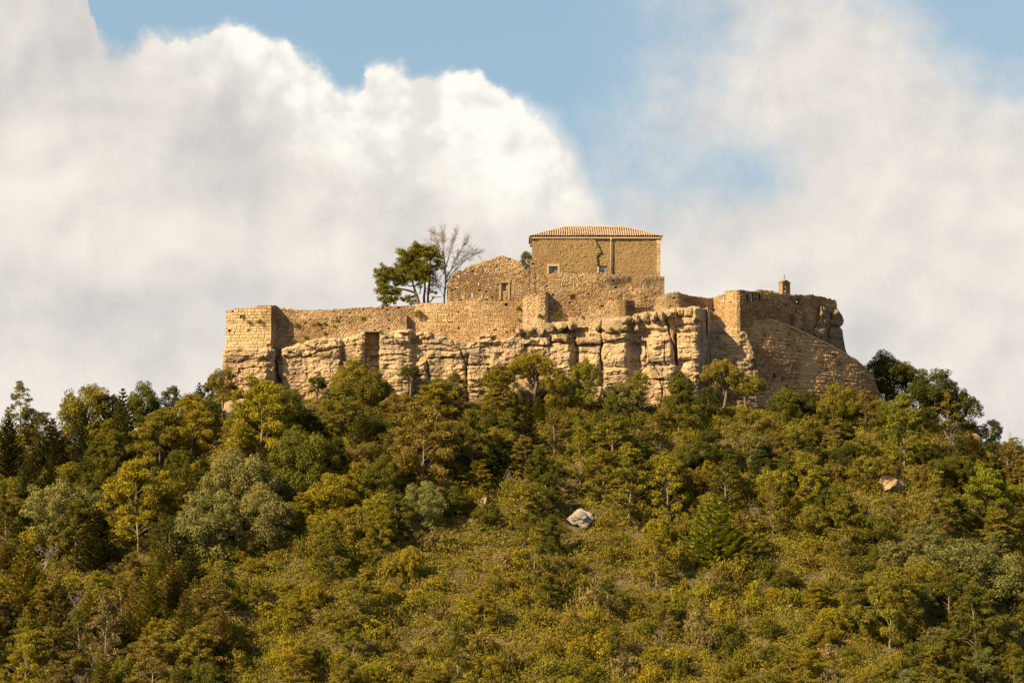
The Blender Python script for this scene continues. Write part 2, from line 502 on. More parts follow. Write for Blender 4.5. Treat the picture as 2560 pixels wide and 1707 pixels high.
def rubble(u, z, h, w, seed, rough=1.0):
    """irregular field stones (warped cells)"""
    z = z + .10 * rough * fbm(u * .6, z * .5, seed + 3, 3); u = u + .10 * rough * fbm(u * .9, z * .9, seed + 7, 3)
    p = u / w; q = z / h; pi = np.floor(p); qi = np.floor(q)
    f1 = np.full(p.shape, 9.0); f2 = np.full(p.shape, 9.0); c1 = np.zeros(p.shape); c2 = np.zeros(p.shape)
    for i in (-1, 0, 1):
        for j in (-1, 0, 1):
            a = pi + i; b = qi + j
            d = np.hypot(p - (a + .5 * (b % 2) + .15 + .7 * hsh(a, b, seed)), (q - (b + .2 + .6 * hsh(a, b, seed + 1))) * 1.15)
            cl = d < f1
            f2 = np.where(cl, f1, np.minimum(f2, d)); c1 = np.where(cl, hsh(a, b, seed + 2), c1); c2 = np.where(cl, hsh(a, b, seed + 9), c2); f1 = np.where(cl, d, f1)
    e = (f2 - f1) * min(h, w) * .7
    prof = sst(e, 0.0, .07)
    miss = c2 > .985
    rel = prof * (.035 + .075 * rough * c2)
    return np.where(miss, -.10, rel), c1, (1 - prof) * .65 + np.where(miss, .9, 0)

def slab(name, parent, px0, px1, top, bot, Yf, thick, mat, h=.26, w=.42, rough=1.0, seed=1, holes=(), res=1.7, rag=1.2,
         batter=0.0, keep=None, stains=(), bulge=.08, relief=1.0):
    """wall between photo columns px0..px1; top/bot give its edges, Yf its depth. One closed mesh with real holes."""
    top = top if callable(top) else interp(top); bot = bot if callable(bot) else interp(bot)
    Yf = Yf if callable(Yf) else interp(Yf)
    nu = max(2, int((px1 - px0) / res)); us = np.linspace(px0, px1, nu + 1)
    t = top(us).astype(float); b = bot(us).astype(float)
    cell = np.floor(us / 5.3 + .35 * np.sin(us * .31))
    t = t + (hsh(cell, cell * 0, seed + 50) - .5) * 2 * rag + fbm(us * .22, us * 0, seed + 51, 2) * rag
    nv = max(2, int((b - t).max() / res))
    f = np.linspace(0, 1, nv + 1)
    PX = np.repeat(us[None, :], nv + 1, 0); PY = t[None, :] + (b - t)[None, :] * f[:, None]
    Y0 = Yf(PX) - batter * np.clip((PY - t[None, :]) / 100.0, 0, 9)
    W = P(PX, PY, Y0)
    arc = np.concatenate([[0], np.cumsum(np.hypot(np.diff(W[0, :, 0]), np.diff(Yf(us))))])
    U = np.repeat(arc[None, :], nv + 1, 0) + W[0, 0, 0]
    Z = W[..., 2]
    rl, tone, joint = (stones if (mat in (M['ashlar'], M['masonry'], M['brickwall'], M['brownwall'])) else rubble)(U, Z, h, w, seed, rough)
    tone = np.clip(tone + 1.5 * fbm(U * .20, Z * .28, seed + 80, 4), 0, 1)
    nrm_y = 1.0
    D = rl * relief + bulge * fbm(U * .35, Z * .35, seed + 60, 4)
    # plan normal so that relief stands square to the face
    dxu = np.gradient(W[..., 0], axis=1); dyu = np.gradient(W[..., 1], axis=1)
    L = np.hypot(dxu, dyu) + 1e-9
    nx = dyu / L; ny = -dxu / L
    Fr = W.copy(); Fr[..., 0] += nx * D; Fr[..., 1] += ny * D
    Bk = W.copy(); Bk[..., 1] += thick; Bk[..., 0] += -nx * .0
    st = np.zeros_like(PX)
    for (cx, cy, rx, ry, a) in stains:
        st = np.maximum(st, a * np.exp(-((PX - cx) / rx) ** 2 - ((PY - cy) / ry) ** 2) * (1 + .9 * fbm(PX * .05, PY * .05, seed + 70, 3)))
    cxm = (PX[:-1, :-1] + PX[1:, 1:]) / 2; cym = (PY[:-1, :-1] + PY[1:, 1:]) / 2
    mask = np.ones((nv, nu), bool)
    for (x0, x1, y0, y1) in holes:
        mask &= ~((cxm > x0) & (cxm < x1) & (cym > y0) & (cym < y1))
    if keep is not None:
        mask &= keep(cxm, cym)
    N = (nv + 1) * (nu + 1)
    i = np.arange(N).reshape(nv + 1, nu + 1)
    F = []
    a, b_, c, d = i[:-1, :-1], i[:-1, 1:], i[1:, 1:], i[1:, :-1]
    F.append(np.stack([a, d, c, b_], -1)[mask])
    F.append(np.stack([a + N, b_ + N, c + N, d + N], -1)[mask])
    mp = np.pad(mask, 1)
    core = mp[1:-1, 1:-1]
    for nb, (p, q) in ((mp[:-2, 1:-1], (a, b_)), (mp[2:, 1:-1], (c, d)), (mp[1:-1, :-2], (d, a)), (mp[1:-1, 2:], (b_, c))):
        e = core & ~nb
        F.append(np.stack([p, q, q + N, p + N], -1)[e])
    F = np.concatenate(F)
    V = np.concatenate([Fr.reshape(-1, 3), Bk.reshape(-1, 3)])
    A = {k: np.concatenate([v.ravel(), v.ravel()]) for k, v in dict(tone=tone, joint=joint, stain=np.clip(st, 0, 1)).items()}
    used = np.unique(F); remap = np.full(len(V), -1); remap[used] = np.arange(len(used))
    V = V[used]; F = remap[F]; A = {k: v[used] for k, v in A.items()}
    if parent is not None: V = local(V, parent)
    return link(name, mesh_np(name, V, F, mat, attrs=A), parent)

def at(px, py, Y):
    return Vector([float(c) for c in P(px, py, Y)])

# --- corner tower
root = empty('corner_tower', at(620, 870, -1))
tag(root, 'square ashlar corner tower standing at the left end of the ramparts', 'tower')
slab('front_wall', root, 565, 678, [(565, 776), (600, 771), (630, 767), (650, 764), (678, 763)], [(565, 884), (678, 880)], [(565, -1.2), (678, -2.0)],
     4.0, M['ashlar'], h=.36, w=.50, rough=.8, seed=3, rag=.9, holes=[(646, 650, 803, 807)], relief=1.1,
     stains=[(585, 806, 6, 4, .5), (647, 806, 5, 4, .6), (665, 800, 6, 30, .2)])
slab('return_wall', root, 678.3, 690, [(678, 763), (690, 764)], [(678, 885), (690, 885)], [(678, -1.9), (690, 0.4)],
     2.6, M['rubble'], h=.22, w=.36, seed=5, rag=1.0, res=.9, stains=[(684, 790, 8, 25, .4)])

# --- left curtain wall
root = empty('curtain_wall', at(850, 840, 0))
tag(root, 'long low rubble curtain wall running right from the corner tower', 'wall')
slab('upper_wall', root, 684, 1046, [(684, 764), (697, 767), (703, 770), (723, 771), (740, 774), (791, 775), (838, 773), (901, 769), (982, 765), (1046, 763)],
     [(684, 875), (1046, 850)], [(684, .6), (1046, .5)], 1.2, M['rubble'], h=.22, w=.34, rough=1.3, seed=8, rag=1.3,
     holes=[(930, 935, 790, 794)], stains=[(735, 785, 8, 8, .35)])
slab('lower_wall', root, 722, 1017, [(722, 790), (733, 800), (745, 801), (800, 795), (827, 791), (900, 789), (1017, 787)],
     [(722, 885), (760, 880), (908, 832), (950, 831), (1017, 850)], [(722, 0.05), (1017, -.35)], 1.0, M['rubble'], h=.24, w=.38, rough=1.2, seed=12, rag=1.6,
     holes=[(839, 843, 793, 797), (971, 975, 797, 803), (872, 875, 805, 809)], stains=[(845, 801, 6, 5, .5), (905, 800, 6, 6, .4)])
MBx = MB(); c = at(929, 828.6, -.75); MBx.box(local(c, root), (2.15, 1.0, .14)); link('wooden_lintel', MBx.mesh('wooden_lintel', M['greywood']), root)

# --- centre wall
root = empty('retaining_wall', at(1180, 850, 0))
tag(root, 'tall sunlit retaining wall of pale stone under the ruined gable wall', 'wall')
slab('wall_face', root, 1036, 1312, [(1036, 764), (1045, 762), (1052, 758), (1116, 757), (1124, 752), (1180, 751), (1300, 754), (1312, 756)],
     [(1036, 870), (1312, 850)], [(1036, .55), (1080, .2), (1180, -.1), (1312, 0.0)], 1.5, M['masonry'], h=.25, w=.38, rough=1.0, seed=15, rag=.9,
     holes=[(1110, 1113, 803, 806), (1261, 1270, 757, 765)], bulge=.14)

# --- ruined gable wall with loopholes
root = empty('ruined_wall', at(1215, 752, 0))
tag(root, 'ruined rubble gable wall with narrow slits and an uneven rounded top beside the bare tree', 'wall')
def z2(x, y): return 900 + x / 4.612, 540 + y / 4.612
hl = []
for (zx, zy, zw, zh) in ((1445, 615, 13, 50), (1565, 620, 13, 50), (1325, 657, 11, 38), (1207, 657, 11, 38), (1136, 695, 22, 46), (1120, 820, 26, 24), (1520, 672, 22, 18),
                         (1500, 820, 22, 22), (1292, 908, 14, 62), (1405, 915, 14, 62), (1187, 930, 12, 60), (1238, 760, 9, 30),
                         (1110, 955, 30, 16), (1492, 955, 18, 18), (1365, 780, 9, 50), (1850, 650, 20, 20), (1812, 802, 20, 20)):
    x, y = z2(zx, zy); hl.append((x - zw / 9.2, x + zw / 9.2, y - zh / 9.2, y + zh / 9.2))
x0, y0 = z2(1637, 775); x1, y1 = z2(1688, 865); hl.append((x0, x1, y0, y1))
slab('wall_face', root, 1117, 1312, [(1117, 712), (1122, 704), (1128, 696), (1134, 682), (1156, 677), (1169, 666), (1203, 655), (1225, 650), (1240, 643), (1250, 640),
     (1269, 642), (1286, 648), (1303, 657), (1308, 668), (1312, 672)], [(1117, 760), (1312, 762)], [(1117, .45), (1312, .35)], .9, M['rubble'], h=.22, w=.32,
     rough=1.5, seed=21, rag=1.6, holes=hl, res=1.25, bulge=.12, stains=[(1140, 735, 10, 14, .25), (1250, 700, 20, 10, .12)])
m_ = MB(); m_.box(local(at(1261, 706, .3), root), (1.45, .35, .12)); link('lintel', m_.mesh('lintel', M['greywood']), root)
for xx in (1250.5, 1272.5):
    m_ = MB(); m_.box(local(at(xx, 728, .33), root), (.20, .25, 2.1)); link('jamb', m_.mesh('jamb', M['jamb']), root)
m_ = MB(); m_.box(local(at(1261, 718, .85), root), (.62, .12, 1.1)); link('window_infill', m_.mesh('window_infill', M['brickwall']), root)

# --- rampart in front of the house
root = empty('rampart_wall', at(1450, 800, 1))
tag(root, 'high rubble rampart wall standing directly before the tiled house', 'wall')
def bot_r(x): return np.interp(x, [1308, 1430, 1510, 1560, 1661], [850, 850, 815, 790, 770])
slab('wall_face', root, 1308, 1661, [(1308, 672), (1312, 676), (1323, 668), (1324, 650), (1337, 649), (1337.6, 684), (1376, 685), (1412, 682), (1458, 680.5), (1496, 680.5), (1529, 686),
     (1548, 688), (1580, 688), (1580.6, 720), (1601, 720), (1601.6, 688), (1640, 688), (1661, 691)], bot_r, [(1308, .25), (1500, .5), (1661, 1.1)], .8, M['rubble'],
     h=.23, w=.32, rough=1.3, seed=27, rag=1.1, res=1.5,
     holes=[(1407, 1411, 714, 718), (1447, 1452, 713, 719), (1384, 1388, 755, 760), (1431, 1434, 773, 777), (1425, 1438.5, 737, 750)],
     stains=[(1540, 705, 38, 16, .75), (1575, 700, 14, 14, .6), (1625, 705, 24, 14, .65), (1630, 725, 22, 14, .35), (1500, 690, 10, 14, .3), (1570, 728, 30, 8, .3)])
m_ = MB(); m_.box(local(at(1431.6, 743.5, 1.0), root), (.8, .12, .8)); link('window_infill', m_.mesh('window_infill', M['cornice']), root)
slab('buttress', root, 1306, 1369, [(1306, 750), (1315, 742), (1330, 734), (1350, 731), (1362, 728), (1369, 731)], [(1306, 840), (1369, 830)],
     [(1306, .1), (1318, -.8), (1345, -1.3), (1362, -1.25), (1367, -.9), (1369, .2)], 1.2, M['rubble'], h=.24, w=.34, rough=1.5, seed=33, rag=1.4)
slab('lower_footing', root, 1420, 1560, [(1420, 793), (1460, 790), (1490, 778), (1515, 765), (1530, 752), (1560, 755)], [(1420, 840), (1560, 812)],
     [(1420, .3), (1500, -.5), (1560, -.4)], 1.0, M['rubble'], h=.25, w=.34, rough=1.6, seed=35, rag=2.0)
slab('terrace_edge', root, 1520, 1662, [(1520, 742), (1560, 733), (1600, 728), (1662, 733)], [(1520, 775), (1662, 765)],
     [(1520, .1), (1600, .0), (1662, .7)], .8, M['rubble'], h=.25, w=.34, rough=2.0, seed=37, rag=2.0, bulge=.4, stains=[(1580, 742, 30, 8, .35)])

# --- curved wall on the cliff edge
root = empty('parapet_wall', at(1650, 780, 0))
tag(root, 'winding low parapet wall on top of the cliff between house and round bastion', 'wall')
slab('wall_face', root, 1519, 1786, [(1519, 753), (1540, 751), (1567, 750.5), (1596, 750), (1624, 747.5), (1643, 743), (1659, 737), (1682, 731), (1695, 729.5), (1710, 736), (1736, 741), (1769, 745), (1786, 745)],
     [(1519, 812), (1567, 803), (1601, 796), (1660, 790), (1740, 785), (1786, 840)],
     [(1519, .4), (1530, -.6), (1548, -1.3), (1563, -1.3), (1580, -.3), (1598, .5), (1625, .35), (1665, -.1), (1695, .4), (1740, 3.0), (1786, 5.6)], .9, M['rubble'],
     h=.20, w=.30, rough=1.0, seed=41, rag=.9, res=1.5, stains=[(1580, 768, 14, 14, .55), (1650, 758, 40, 12, .25), (1720, 752, 25, 12, .35)])

# --- bastion and the big right-hand wall
root = empty('bastion_wall', at(1850, 900, 2))
tag(root, 'tall rounded bastion with a long shaded wall and sloping ramp to its right', 'wall')
slab('lit_flank', root, 1782, 1850, [(1782, 745), (1800, 738), (1809, 736), (1813, 728), (1830, 726), (1850, 725)],
     [(1782, 850), (1850, 870)], [(1782, 5.4), (1800, 4.0), (1825, 2.4), (1842, 1.8), (1850, 1.95)], 1.5, M['masonry'], h=.22, w=.32, rough=1.0, seed=47, rag=1.2, res=1.4,
     holes=[(1808, 1811.5, 737, 753)], batter=.5)
slab('upper_wall', root, 1850, 2092, [(1850, 725), (1866, 727), (1888, 729), (1900, 731), (1944, 734), (1973, 736), (2018, 738), (2025, 735), (2047, 741), (2074, 746), (2087, 749), (2092, 753)],
     [(1850, 860), (1924, 830), (2020, 860), (2092, 890)], [(1850, 1.95), (1860, 2.6), (1900, 5.0), (1924, 6.2), (2000, 10.8), (2092, 15.8)], 2.0, M['brownwall'], h=.23, w=.36, rough=1.2, seed=51,
     rag=1.2, batter=.2, bulge=.25,
     holes=[(1865.5, 1868.5, 734, 754), (1879.5, 1882.5, 735, 755), (1896, 1899, 736, 755), (1871.5, 1873.5, 769, 787), (1890.5, 1893, 777, 787), (1893.5, 1896, 801, 806), (1990, 1996, 748, 756)],
     stains=[(1995, 755, 10, 10, .5), (1980, 800, 10, 20, .5), (2008, 795, 10, 12, .5), (1920, 780, 10, 20, .2), (2010, 815, 12, 8, .4)])
ramp_top = [(1846, 812), (1850, 800), (1924, 797), (1973, 814), (2018, 834), (2074, 861), (2107, 881), (2122, 888), (2143, 901), (2165, 921), (2179, 935), (2187, 957), (2197, 984)]
slab('ramp_wall', root, 1846, 2197, ramp_top, [(1846, 1060), (2197, 1060)],
     [(1846, 3.0), (1870, 3.3), (1900, 4.3), (1924, 5.2), (2000, 8.5), (2100, 12.7), (2160, 15.2), (2185, 17), (2197, 20)], 2.2, M['brownwall'], h=.25, w=.40, rough=1.7, seed=57, rag=.9, res=1.7,
     batter=.9, bulge=.22, relief=.8,
     holes=[(1934, 1938, 933, 941)],
     stains=[(1985, 900, 16, 40, .42), (1990, 935, 12, 16, .4), (1935, 942, 5, 9, .9), (1957, 946, 8, 6, .7), (1972, 946, 8, 5, .7), (1910, 838, 3, 8, .8), (1905, 850, 3, 5, .7),
             (2040, 872, 5, 5, .6), (2085, 888, 9, 4, .8), (2098, 908, 8, 7, .7), (2067, 925, 5, 4, .7), (2142, 938, 5, 5, .6), (2155, 938, 4, 5, .6), (1950, 848, 5, 4, .5),
             (2052, 907, 5, 4, .6), (1915, 945, 8, 5, .5), (2047, 930, 4, 4, .6), (1964, 912, 3, 4, .8), (1910, 915, 3, 4, .8), (2072, 955, 12, 4, .6), (2090, 948, 3, 6, .7), (1988, 945, 5, 4, .5), (2060, 905, 3, 4, .5)])
slab('inner_rubble_wall', root, 1888, 1960, [(1888, 726), (1893, 723), (1905, 725), (1925, 727), (1945, 731), (1960, 736)], [(1888, 760), (1960, 760)],
     [(1888, 7.5), (1960, 10)], 1.0, M['masonry'], h=.25, w=.34, rough=1.6, seed=61, rag=1.6)
m_ = MB()
_pp = [(1923, 797, 5.1), (1973, 814, 7.2), (2018, 834, 9.2), (2074, 861, 11.5), (2122, 888, 13.4)]
for (ax, ay, aY), (bx, by, bY) in zip(_pp[:-1], _pp[1:]):
    a0 = local(at(ax, ay, aY), root); b0 = local(at(bx, by, bY), root)
    V = []
    for q in (a0, b0):
        for (dy, dz) in ((-.12, -.12), (-.12, .05), (1.1, .05), (1.1, -.12)):
            V.append((q[0], q[1] + dy, q[2] + dz))
    m_.add(V, [(0, 1, 2, 3), (7, 6, 5, 4), (0, 4, 5, 1), (1, 5, 6, 2), (2, 6, 7, 3), (3, 7, 4, 0)])
link('coping', m_.mesh('coping', M['cornice']), root)

# ------------------------------------------------------------------ the house
HY = 3.0
root = empty('stone_house', at(1490, 690, HY))
tag(root, 'ochre stone house with hipped clay tile roof on top of the hill', 'house')
def lp(px, py, Y): return Vector([float(c) for c in local(P(px, py, Y), root)])
eaveL, eaveR = at(1327, 595, HY), at(1651, 595, HY)
xl, xr = at(1330, 600, HY).x, at(1649, 600, HY).x
DEPTH = 8.8
ztop = at(1490, 597, HY).z; zbot = at(1490, 730, HY).z
def house_wall(cx, cy, sx, sy, name):
    pass
# front wall as a relief slab with window holes, other walls plain
slab('front_wall', root, 1330, 1649, [(1330, 597.5), (1649, 597.5)], [(1330, 735), (1649, 735)], lambda x: np.asarray(x) * 0 + HY, .5, M['render'], h=.2, w=.27, rough=1.8,
     seed=71, rag=0, holes=[(1373, 1393.5, 666, 682), (1498, 1518.5, 665, 682)], relief=.48, bulge=.09)
m_ = MB()
o = np.array(root.location)
cz = (ztop + zbot) / 2 - o[2]; hz = ztop - zbot - .02
m_.box((xl - o[0] + .28, HY + .5 + (DEPTH - .5) / 2 - o[1], cz), (.5, DEPTH - .5, hz))
m_.box((xr - o[0] - .28, HY + .5 + (DEPTH - .5) / 2 - o[1], cz), (.5, DEPTH - .5, hz))
m_.box(((xl + xr) / 2 - o[0], HY + DEPTH - .25 - o[1], cz), (xr - xl - 1.2, .5, hz))
link('rear_walls', m_.mesh('rear_walls', M['render']), root)
def keep_patch(px, py):
    xs = np.interp(py, [596, 600, 617, 632, 634, 643, 662, 690], [1485, 1487, 1496, 1503, 1495, 1492, 1493, 1489])
    xa = np.interp(py, [596, 600, 610, 630, 690], [1352, 1347, 1340, 1336, 1334])
    win = (px > 1368) & (px < 1398) & (py > 661)
    return (px < xs + 1.5 * np.sin(py * .9)) & (px > xa) & ~win
slab('rubble_facing', root, 1332, 1506, [(1332, 599.5), (1506, 599.5)], [(1332, 700), (1506, 700)], lambda x: np.asarray(x) * 0 + HY - .24, .2, M['render'], h=.2, w=.27, rough=2.2,
     seed=73, rag=0, keep=keep_patch, relief=.50, bulge=.10, res=1.4)
slab('rubble_facing', root, 1536, 1641, [(1536, 605), (1641, 605)], [(1536, 735), (1641, 735)], lambda x: np.asarray(x) * 0 + HY - .06, .05, M['render'], h=.2, w=.27, rough=2.2,
     seed=74, rag=0, relief=.48, bulge=.09, res=1.4)
slab('quoins', root, 1641.5, 1651, [(1641, 598), (1651, 598)], [(1641, 735), (1651, 735)], lambda x: np.asarray(x) * 0 + HY - .10, .6, M['masonry'], h=.42, w=.9, rough=.3, seed=75, rag=0, relief=.6)
# eave cornice
m_ = MB()
m_.box(((xl + xr) / 2 - o[0], HY + DEPTH / 2 - o[1], ztop - o[2] + .12), (xr - xl + .42, DEPTH + .66, .22))
link('cornice', m_.mesh('cornice', M['cornice']), root)
# roof: four slopes of barrel tiles
def roof():
    ze = ztop + .24
    x0, x1 = xl - .34, xr + .34; y0, y1 = HY - .46, HY + DEPTH + .46
    zr = at(1490, 566, (y0 + y1) / 2).z - .12
    xa, xb = at(1414, 570, (y0 + y1) / 2).x, at(1562, 570, (y0 + y1) / 2).x
    ym = (y0 + y1) / 2
    Vs = []; Fs = []; T = []; off = 0
    pitch = .29
    def slope(pa, pb, hipa, hipb, up, seed):
        """eave from pa to pb; ridge line hipa..hipb; columns of tiles run up the slope"""
        nonlocal off
        L = (pb - pa).length; e = (pb - pa).normalized()
        rise = (hipa - pa) - e * (hipa - pa).dot(e); Ls = rise.length; s = rise.normalized()
        n = e.cross(s).normalized()
        if n.z < 0: n = -n
        ta = (hipa - pa).dot(e); tb = L - (hipb - pa).dot(e)
        nc = int(L / pitch) * 8; nr = 44
        cs = np.linspace(0, L, nc + 1)
        wob = cs
        tm = np.clip(np.minimum(np.where(ta > 0, cs / max(ta, 1e-6), 1), np.where(tb > 0, (L - cs) / max(tb, 1e-6), 1)), 0, 1)
        R = np.linspace(0, 1, nr + 1)
        C = np.repeat(cs[None], nr + 1, 0); S = R[:, None] * tm[None, :] * Ls
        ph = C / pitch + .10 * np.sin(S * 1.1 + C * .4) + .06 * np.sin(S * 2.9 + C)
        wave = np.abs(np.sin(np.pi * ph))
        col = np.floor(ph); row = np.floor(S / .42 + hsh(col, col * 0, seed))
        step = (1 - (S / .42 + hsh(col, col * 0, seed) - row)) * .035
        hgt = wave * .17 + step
        base = np.array(pa)[None, None, :] + C[..., None] * np.array(e) + S[..., None] * np.array(s)
        V = base + hgt[..., None] * np.array(n)
        V -= o
        N = (nr + 1) * (nc + 1)
        i = np.arange(N).reshape(nr + 1, nc + 1) + off
        F = np.stack([i[:-1, :-1], i[:-1, 1:], i[1:, 1:], i[1:, :-1]], -1).reshape(-1, 4)
        Vs.append(V.reshape(-1, 3)); Fs.append(F)
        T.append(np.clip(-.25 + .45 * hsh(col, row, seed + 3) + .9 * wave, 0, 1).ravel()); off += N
    A, B, Cc, D = Vector((x0, y0, ze)), Vector((x1, y0, ze)), Vector((x1, y1, ze)), Vector((x0, y1, ze))
    Ra, Rb = Vector((xa, ym, zr)), Vector((xb, ym, zr))
    slope(A, B, Ra, Rb, 1, 1); slope(B, Cc, Rb, Rb, 1, 2); slope(Cc, D, Rb, Ra, 1, 3); slope(D, A, Ra, Ra, 1, 4)
    V = np.concatenate(Vs); F = np.concatenate(Fs)
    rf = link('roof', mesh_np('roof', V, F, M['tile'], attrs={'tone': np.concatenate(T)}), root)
    # ridge and hip caps
    m = MB()
    for p, q in ((Ra, Rb), (A, Ra), (B, Rb), (Cc, Rb), (D, Ra)):
        n = max(3, int((q - p).length / .4)); pts = []; rr = []
        for k in range(n + 1):
            pt = p.lerp(q, k / n) + Vector((0, 0, .07)) - Vector(o)
            pts += [pt, pt + (q - p).normalized() * .03]; rr += [.10, .135]
        m.tube(pts, rr, 7)
    link('ridge_tiles', m.mesh('ridge_tiles', M['cornice'], True), rf)
roof()
for (a, b, tp, arch) in ((1373, 1393.5, 666, False), (1498, 1518.5, 665, True)):
    m_ = MB(); p0 = lp(a, tp, HY + .18); p1 = lp(b, 684, HY + .18)
    w_, h_ = p1.x - p0.x, p0.z - p1.z; cx, czz = (p0.x + p1.x) / 2, (p0.z + p1.z) / 2; yy = p0.y
    for dx in (-w_ / 2 + .04, 0, w_ / 2 - .04):
        m_.box((cx + dx, yy, czz), (.09 if dx else .13, .08, h_))
    m_.box((cx, yy - .002, p0.z - .04), (w_, .08, .09)); m_.box((cx, yy - .002, p1.z + .04), (w_, .08, .09))
    if arch:
        m_.box((p0.x + .12, yy - .004, p0.z - .07), (.24, .08, .10)); m_.box((p1.x - .12, yy - .004, p0.z - .07), (.24, .08, .10))
    wd = link('window', m_.mesh('window', M['wood']), root)
    for s in (-1, 1):
        m2 = MB(); m2.box((cx + s * w_ / 4, yy + .02, czz), (w_ / 2 - .1, .02, h_ - .1)); link('pane', m2.mesh('pane', M['glass']), wd)
for (a, b, c_, d_) in ((1366, 1399, 659.5, 665.5), (1367, 1372.6, 666, 684), (1394.2, 1400, 666, 684), (1492, 1497.6, 666, 684)):
    m_ = MB(); p0 = lp(a, c_, HY - .28); p1 = lp(b, d_, HY - .28)
    m_.box(((p0.x + p1.x) / 2, p0.y + .2, (p0.z + p1.z) / 2), (abs(p1.x - p0.x), .4, abs(p0.z - p1.z)))
    link('window_surround', m_.mesh('window_surround', M['quoin']), root)
m_ = MB(); m_.tube([lp(1528, 596, HY - .42), lp(1528, 599, HY - .30), lp(1528, 604, HY - .30), lp(1528, 690, HY - .30)], [.11] * 4, 8)
link('downpipe', m_.mesh('downpipe', M['zinc'], True), root)
m_ = MB(); m_.tube([lp(1331, 611, HY + .3), lp(1318.5, 613, HY + .2)], [.05, .05], 8)
link('water_spout', m_.mesh('water_spout', M['whitepipe'], True), root)

# ------------------------------------------------------------------ bell gable
BY = 9.8
root = empty('bell_gable', at(1961, 733, BY)); root.rotation_euler = (0, 0, math.radians(50))
tag(root, 'small stone bell gable with arch and iron cross on top of the right wall', 'bell gable')
s_ = (BY - CAMY) / FPX
bw, bh, bd = 1.72, 31 * s_, .62
def gable():
    m = MB(); n = 10
    sh = 25.5 * s_; ar = bw * .27; ay = sh * .70
    out = [(-bw / 2, -.5), (-bw / 2, sh), (0, bh), (bw / 2, sh), (bw / 2, -.5)]
    inn = [(-ar, .12)] + [(-ar * math.cos(math.pi * k / n), ay + ar * math.sin(math.pi * k / n)) for k in range(n + 1)] + [(ar, .12)]
    # front and back faces as strips between outline and arch
    ref = []
    for (x, z) in inn:
        if z <= .13: ref.append((math.copysign(bw / 2, x), .12))
        else:
            ang = math.atan2(z - ay, x)
            zz = min(sh + (bh - sh) * (1 - abs(x) * 1.6 / bw), bh)
            if z - ay < 1e-6: ref.append((math.copysign(bw / 2, x), ay))
            elif abs(x) > ar * .72: ref.append((math.copysign(bw / 2, x), ay + (sh - ay) * (z - ay) / (ar * .7)))
            else: 
                xx = x / (ar * .72) * bw / 2; ref.append((xx, sh + (bh - sh) * (1 - abs(xx) / (bw / 2))))
    for y, fl in ((-bd / 2, 1), (bd / 2, 0)):
        V = [(x, y, z) for x, z in inn] + [(x, y, z) for x, z in ref]; k = len(inn); F = []
        for i in range(k - 1):
            f = (i, i + 1, k + i + 1, k + i); F.append(f if not fl else f[::-1])
        m.add(V, F)
    k = len(inn)
    m.add([(x, -bd / 2, z) for x, z in inn] + [(x, bd / 2, z) for x, z in inn], [(i, i + 1, k + i + 1, k + i) for i in range(k - 1)])
    m.add([(x, -bd / 2, z) for x, z in ref] + [(x, bd / 2, z) for x, z in ref], [(i + 1, i, k + i, k + i + 1) for i in range(k - 1)])
    m.box((0, 0, -.2), (bw, bd, .64))
    return m
link('body', gable().mesh('body', M['darkstone']), root)
m_ = MB()
for s in (-1, 1):
    V = []
    e0 = (0, bh + .03); e1 = (s * (bw / 2 + .06), 25.5 * s_)
    for (x, z) in (e0, e1):
        for y in (-bd / 2 - .05, bd / 2 + .05):
            for dz in (0, .09): V.append((x, y, z + dz))
    m_.add(V, [(0, 1, 3, 2), (4, 6, 7, 5), (0, 4, 5, 1), (2, 3, 7, 6), (0, 2, 6, 4), (1, 5, 7, 3)])
link('cap_stone', m_.mesh('cap_stone', M['darkstone']), root)
m_ = MB(); prof = [(.02, .52), (.08, .50), (.11, .42), (.14, .28), (.17, .14), (.23, .04), (.25, 0)]
m_.tube([(0, 0, .38 + z * .8) for r, z in prof[::-1]], [r * .9 for r, z in prof[::-1]], 12); bell = link('bell', m_.mesh('bell', M['bronze'], True), root)
m_ = MB(); m_.tube([(0, 0, .78), (0, 0, 1.02)], [.035, .035], 6); m_.box((0, 0, 1.0), (.62, .08, .08)); link('yoke', m_.mesh('yoke', M['wood']), bell)
m_ = MB(); m_.box((0, 0, bh + .40), (.045, .045, .78)); m_.box((0, 0, bh + .55), (.34, .04, .04)); link('cross', m_.mesh('cross', M['iron']), root)

# ------------------------------------------------------------------ the cliff
ytop = interp([(556, 872), (566, 872), (640, 868), (660, 869), (674, 872), (688, 874), (700, 872), (723, 867), (753, 857), (790, 847), (810, 843), (859, 846), (889, 836), (908, 829),
               (911, 829), (948, 829), (952, 829), (985, 826), (997, 822), (1031, 822), (1040, 832), (1049, 828), (1076, 826), (1082, 840), (1110, 842), (1128, 845), (1147, 856), (1165, 862),
               (1180, 854), (1198, 846), (1200, 832), (1225, 834), (1230, 850), (1262, 848), (1285, 836), (1289, 822), (1308, 816), (1340, 811), (1361, 806), (1391, 804), (1434, 804), (1440, 812),
               (1460, 815), (1490, 812), (1500, 797), (1545, 793), (1580, 789), (1600, 780), (1640, 776), (1666, 775), (1693, 769), (1732, 765), (1751, 768), (1770, 770), (1790, 786), (1806, 800),
               (1824, 814), (1846, 816), (1866, 830), (1878, 858), (1888, 890), (1897, 925), (1900, 935)])
